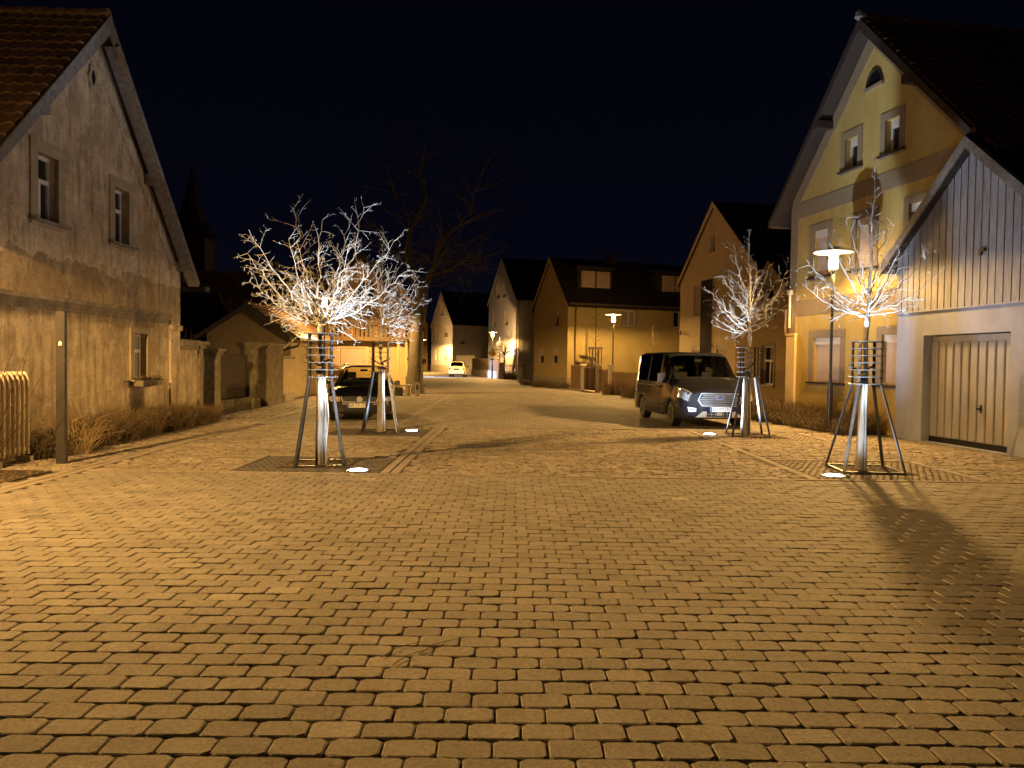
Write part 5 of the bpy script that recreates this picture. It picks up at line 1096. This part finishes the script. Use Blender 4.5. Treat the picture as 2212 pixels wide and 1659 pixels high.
m = MB(); m.box(-.85, .85, F0+.96, F0+1.03, 1.245, 1.262); m.build('cowl', M_DARK, V.t)
m = MB(); m.box(-.1, .1, F0+1.72, F0+1.75, 1.70, 1.77); m.build('rear_view_mirror', M_DARK, V.t)
# --- black estate car
EK = [(0, [.28, .45, .62, .66], [.45, .66, .70, .66, .58]), (.07, [.22, .48, .68, .73], [.5, .76, .79, .73, .63]), (.22, [.20, .52, .74, .79], [.6, .82, .845, .79, .68]), (.6, [.20, .56, .82, .88], [.6, .85, .87, .82, .70]), (1.12, [.20, .58, .88, .96], [.6, .86, .875, .83, .74]),
      (1.20, [.20, .58, .89, 1.0], [.6, .86, .875, .83, .74]), (1.92, [.20, .60, .92, 1.41], [.6, .86, .875, .84, .62]), (2.1, [.20, .60, .92, 1.445], [.6, .86, .875, .84, .62]), (3.0, [.2, .60, .93, 1.46], [.6, .86, .875, .84, .62]), (3.95, [.22, .62, .94, 1.42], [.6, .85, .87, .83, .60]), (4.45, [.26, .62, .94, 1.02], [.6, .82, .84, .80, .58]), (4.6, [.32, .6, .88, .94], [.5, .76, .80, .74, .55])]
EC = Car(EK, [.88, 3.55], .36, [(1.22, 1.90, (5, 6, 7, 8, 9), 'windscreen', M_CGLASS), (1.5, 2.30, (4,), 'front_side_window', M_CGLASS), (1.5, 2.30, (10,), 'front_side_window', M_CGLASS), (2.4, 3.2, (4,), 'rear_side_window', M_CGLASS), (2.4, 3.2, (10,), 'rear_side_window', M_CGLASS), (3.3, 3.9, (4,), 'boot_side_window', M_CGLASS), (3.3, 3.9, (10,), 'boot_side_window', M_CGLASS), (3.97, 4.42, (5, 6, 7, 8, 9), 'rear_window', M_CGLASS)],
         'estate_car', 'black estate car parked facing the viewer behind two young trees', (-4.28, 22.3, 0), radians(8), M_BLACKP)
for yw in (.88, 3.55):
    for sx in (1, -1): EC.wheel(yw, sx, .31, .19)
F0 = -EC.L/2
m = MB(); fr = lambda u, z, d: (u, F0+d, z)
m.poly(fr, [(-.47, .665), (-.42, .53), (.42, .53), (.47, .665)], -.02, .06); gr = m.build('grille', M_DARK, EC.t)
m = MB()
for a, b in (((-.475, .67), (-.43, .53)), ((-.43, .53), (.43, .53)), ((.43, .53), (.475, .67))): m.bar((a[0], F0-.022, a[1]), (b[0], F0-.022, b[1]), .012, .014, (0, 1, 0))
m.build('chrome_trim', M_CHROME, gr)
m = MB()
for z in (.565, .60, .635): m.bar((-.44, F0-.022, z), (.44, F0-.022, z), .008, .005, (0, 1, 0))
m.build('slats', M_STEEL, gr)
m = MB(); m.lathe([(.062, -.05), (.062, -.035), (.074, -.035), (.074, -.05), (.062, -.05)], 24, (0, F0, .60), 'y'); bd = m.build('badge', M_CHROME, EC.t)
m = MB()
for a, b in (((-.032, .052), (0, .008)), ((.032, .052), (0, .008)), ((-.054, .022), (-.026, -.05)), ((-.026, -.05), (0, -.004)), ((0, -.004), (.026, -.05)), ((.026, -.05), (.054, .022))): m.bar((a[0], F0-.045, .60+a[1]), (b[0], F0-.045, .60+b[1]), .014, .010, (0, 1, 0))
m.build('badge_letters', M_CHROME, bd)
plate(EC, -.06, .44, F0-.015, 'BA TF 129')
for sx in (1, -1):
    m = MB(); m.poly(lambda u, z, d: (sx*u, F0+d+.25*max(0, u-.5)**1.3, z), [(.50, .545), (.60, .535), (.72, .545), (.79, .57), (.79, .665), (.70, .675), (.50, .665)], -.018, .06); hl = m.build('headlight', M_HLAMP if sx > 0 else M_AMBER, EC.t)
    m = MB(); m.lathe([(0, -.001), (.045, -.001), (.05, .004)], 14, (sx*.62, F0-.004, .605), 'y'); m.build('reflector', M_CHROME, hl)
    m = MB(); m.box(*sorted((sx*.33, sx*.45)), F0-.012, F0-.004, .465, .49); m.build('bumper_indicator', M_AMBER, EC.t)
    m = MB(); m.box(*sorted((sx*.42, sx*.68)), F0-.008, F0+.03, .27, .36); m.build('lower_vent', M_DARK, EC.t)
    m = MB(); m.hexa([(sx*.86, F0+1.62, .93), (sx*1.03, F0+1.60, .94), (sx*1.02, F0+1.70, .94), (sx*.86, F0+1.70, .93), (sx*.87, F0+1.62, 1.05), (sx*1.02, F0+1.60, 1.06), (sx*1.01, F0+1.70, 1.06), (sx*.87, F0+1.70, 1.05)]); m.build('wing_mirror', M_BLACKP, EC.t)
    m = MB(); m.tube([(sx*.55, F0+2.1, 1.44), (sx*.56, F0+2.2, 1.50), (sx*.56, F0+3.7, 1.50), (sx*.54, F0+3.8, 1.43)], .017, 6); m.build('roof_rail', M_CHROME, EC.t, True)
m = MB(); m.box(-.7, .7, F0+1.18, F0+1.6, .86, .93); m.build('dashboard', M_SEAT, EC.t)
for x in (-.37, .37):
    m = MB(); m.box(x-.23, x+.23, F0+2.3, F0+2.42, .45, 1.06); m.box(x-.13, x+.13, F0+2.32, F0+2.4, 1.09, 1.27); m.build('seat', M_SEAT, EC.t)
m = MB(); m.box(-.62, .62, F0+3.3, F0+3.4, .45, 1.0); m.build('rear_bench', M_SEAT, EC.t)
m = MB(); m.box(-.10, .10, F0+1.98, F0+2.0, 1.30, 1.36); m.build('rear_view_mirror', M_SEAT, EC.t)
m = MB(); m.tube([(-.1, F0+3.9, 1.45), (-.1, F0+4.05, 1.62)], .006, 4); m.build('aerial', M_DARK, EC.t)
# --- small two seat car seen from behind
SK = [(0, [.30, .6, .84, .90], [.5, .66, .70, .62, .55]), (.12, [.25, .62, .90, .97], [.5, .74, .77, .70, .62]), (.5, [.22, .64, .96, 1.05], [.5, .76, .79, .74, .66]), (.62, [.22, .64, .97, 1.10], [.5, .76, .79, .74, .66]), (1.15, [.22, .64, 1.0, 1.50], [.5, .76, .79, .74, .58]), (1.9, [.22, .66, 1.0, 1.55], [.5, .76, .79, .74, .58]), (2.3, [.24, .66, 1.0, 1.50], [.5, .76, .79, .73, .58]), (2.55, [.26, .66, .98, 1.04], [.5, .74, .77, .72, .6]), (2.69, [.32, .6, .9, .96], [.5, .68, .72, .66, .56])]
SC = Car(SK, [.42, 2.28], .33, [(.64, 1.13, (5, 6, 7, 8, 9), 'windscreen', M_TGLASS), (.8, 1.9, (4,), 'side_window', M_TGLASS), (.8, 1.9, (10,), 'side_window', M_TGLASS), (2.32, 2.53, (5, 6, 7, 8, 9), 'rear_window', M_TGLASS)], 'small_car', 'small cream white car with black roof seen from behind far down the street', (-5.35, 76.5, 0), radians(176), M_WHITEP)
for yw in (.42, 2.28):
    for sx in (1, -1): SC.wheel(yw, sx, .29, .17)
B0 = SC.L/2
m = MB(); m.box(-.58, .58, -.35, .75, 1.555, 1.59); m.build('roof_panel', M_DARK, SC.t)
m = MB(); m.box(-.26, .26, B0+.0, B0+.014, .72, .83); m.build('number_plate', M_DARK, SC.t)
m = MB(); m.box(-.68, .68, B0-.02, B0+.012, .24, .34); m.build('rear_apron', M_DARK, SC.t)
for sx in (1, -1):
    m = MB(); m.box(*sorted((sx*.60, sx*.73)), B0-.06, B0+.0, .70, .9); m.build('tail_lamp', M_RED, SC.t); m = MB(); m.box(*sorted((sx*.78, sx*.93)), -.62, -.5, .95, 1.1); m.build('wing_mirror', M_DARK, SC.t)
# --- car with headlights on, mostly hidden by the old tree, and cars at the right bend
def plain_car(name, label, loc, rz, paint, lit=False):
    K = [(0, [.28, .5, .66, .70], [.45, .7, .74, .68, .58]), (.2, [.20, .54, .76, .82], [.6, .82, .85, .78, .68]), (1.0, [.2, .58, .88, .96], [.6, .86, .88, .83, .74]), (1.7, [.2, .6, .92, 1.40], [.6, .86, .88, .84, .62]), (3.3, [.2, .6, .93, 1.43], [.6, .86, .88, .84, .62]), (3.95, [.24, .6, .93, 1.05], [.6, .84, .86, .82, .6]), (4.15, [.32, .6, .86, .92], [.5, .76, .80, .74, .55])]
    c = Car(K, [.8, 3.35], .35, [(1.02, 1.68, (5, 6, 7, 8, 9), 'windscreen', M_TGLASS), (1.4, 3.1, (4,), 'side_window', M_TGLASS), (1.4, 3.1, (10,), 'side_window', M_TGLASS), (3.35, 3.9, (5, 6, 7, 8, 9), 'rear_window', M_TGLASS)], name, label, loc, rz, paint)
    for yw in (.8, 3.35):
        for sx in (1, -1): c.wheel(yw, sx, .31, .19)
    for sx in (1, -1):
        m = MB(); m.lathe([(0, -.01), (.09, -.01), (.1, .03)], 14, (sx*.55, -c.L/2, .60), 'y'); h = m.build('headlight', M_HEADON if lit else M_HLAMP, c.t)
        if lit: slight('headlight_beam', 3800, c.t, (sx*.55, -c.L/2-.05, .62), (sx*.6, -c.L/2-6, -.35), (.45, .62, 1.0), 52, .8, .08)
        m = MB(); m.box(*sorted((sx*.62, sx*.78)), c.L/2-.05, c.L/2+.01, .66, .84); m.build('tail_lamp', M_RED, c.t)
        m = MB(); m.box(*sorted((sx*.87, sx*1.02)), -c.L/2+1.5, -c.L/2+1.6, .94, 1.06); m.build('wing_mirror', M_DARK, c.t)
    plate(c, 0, .45, -c.L/2-.01, None); return c
plain_car('parked_car', 'car with lit headlights half hidden behind the old tree trunk', (-11.9, 75.2, 0), radians(82), M_RED, True)
plain_car('parked_car', 'silver car half hidden behind the corner of olive house', (2.7, 60.2, 0), radians(-4), M_SILV)
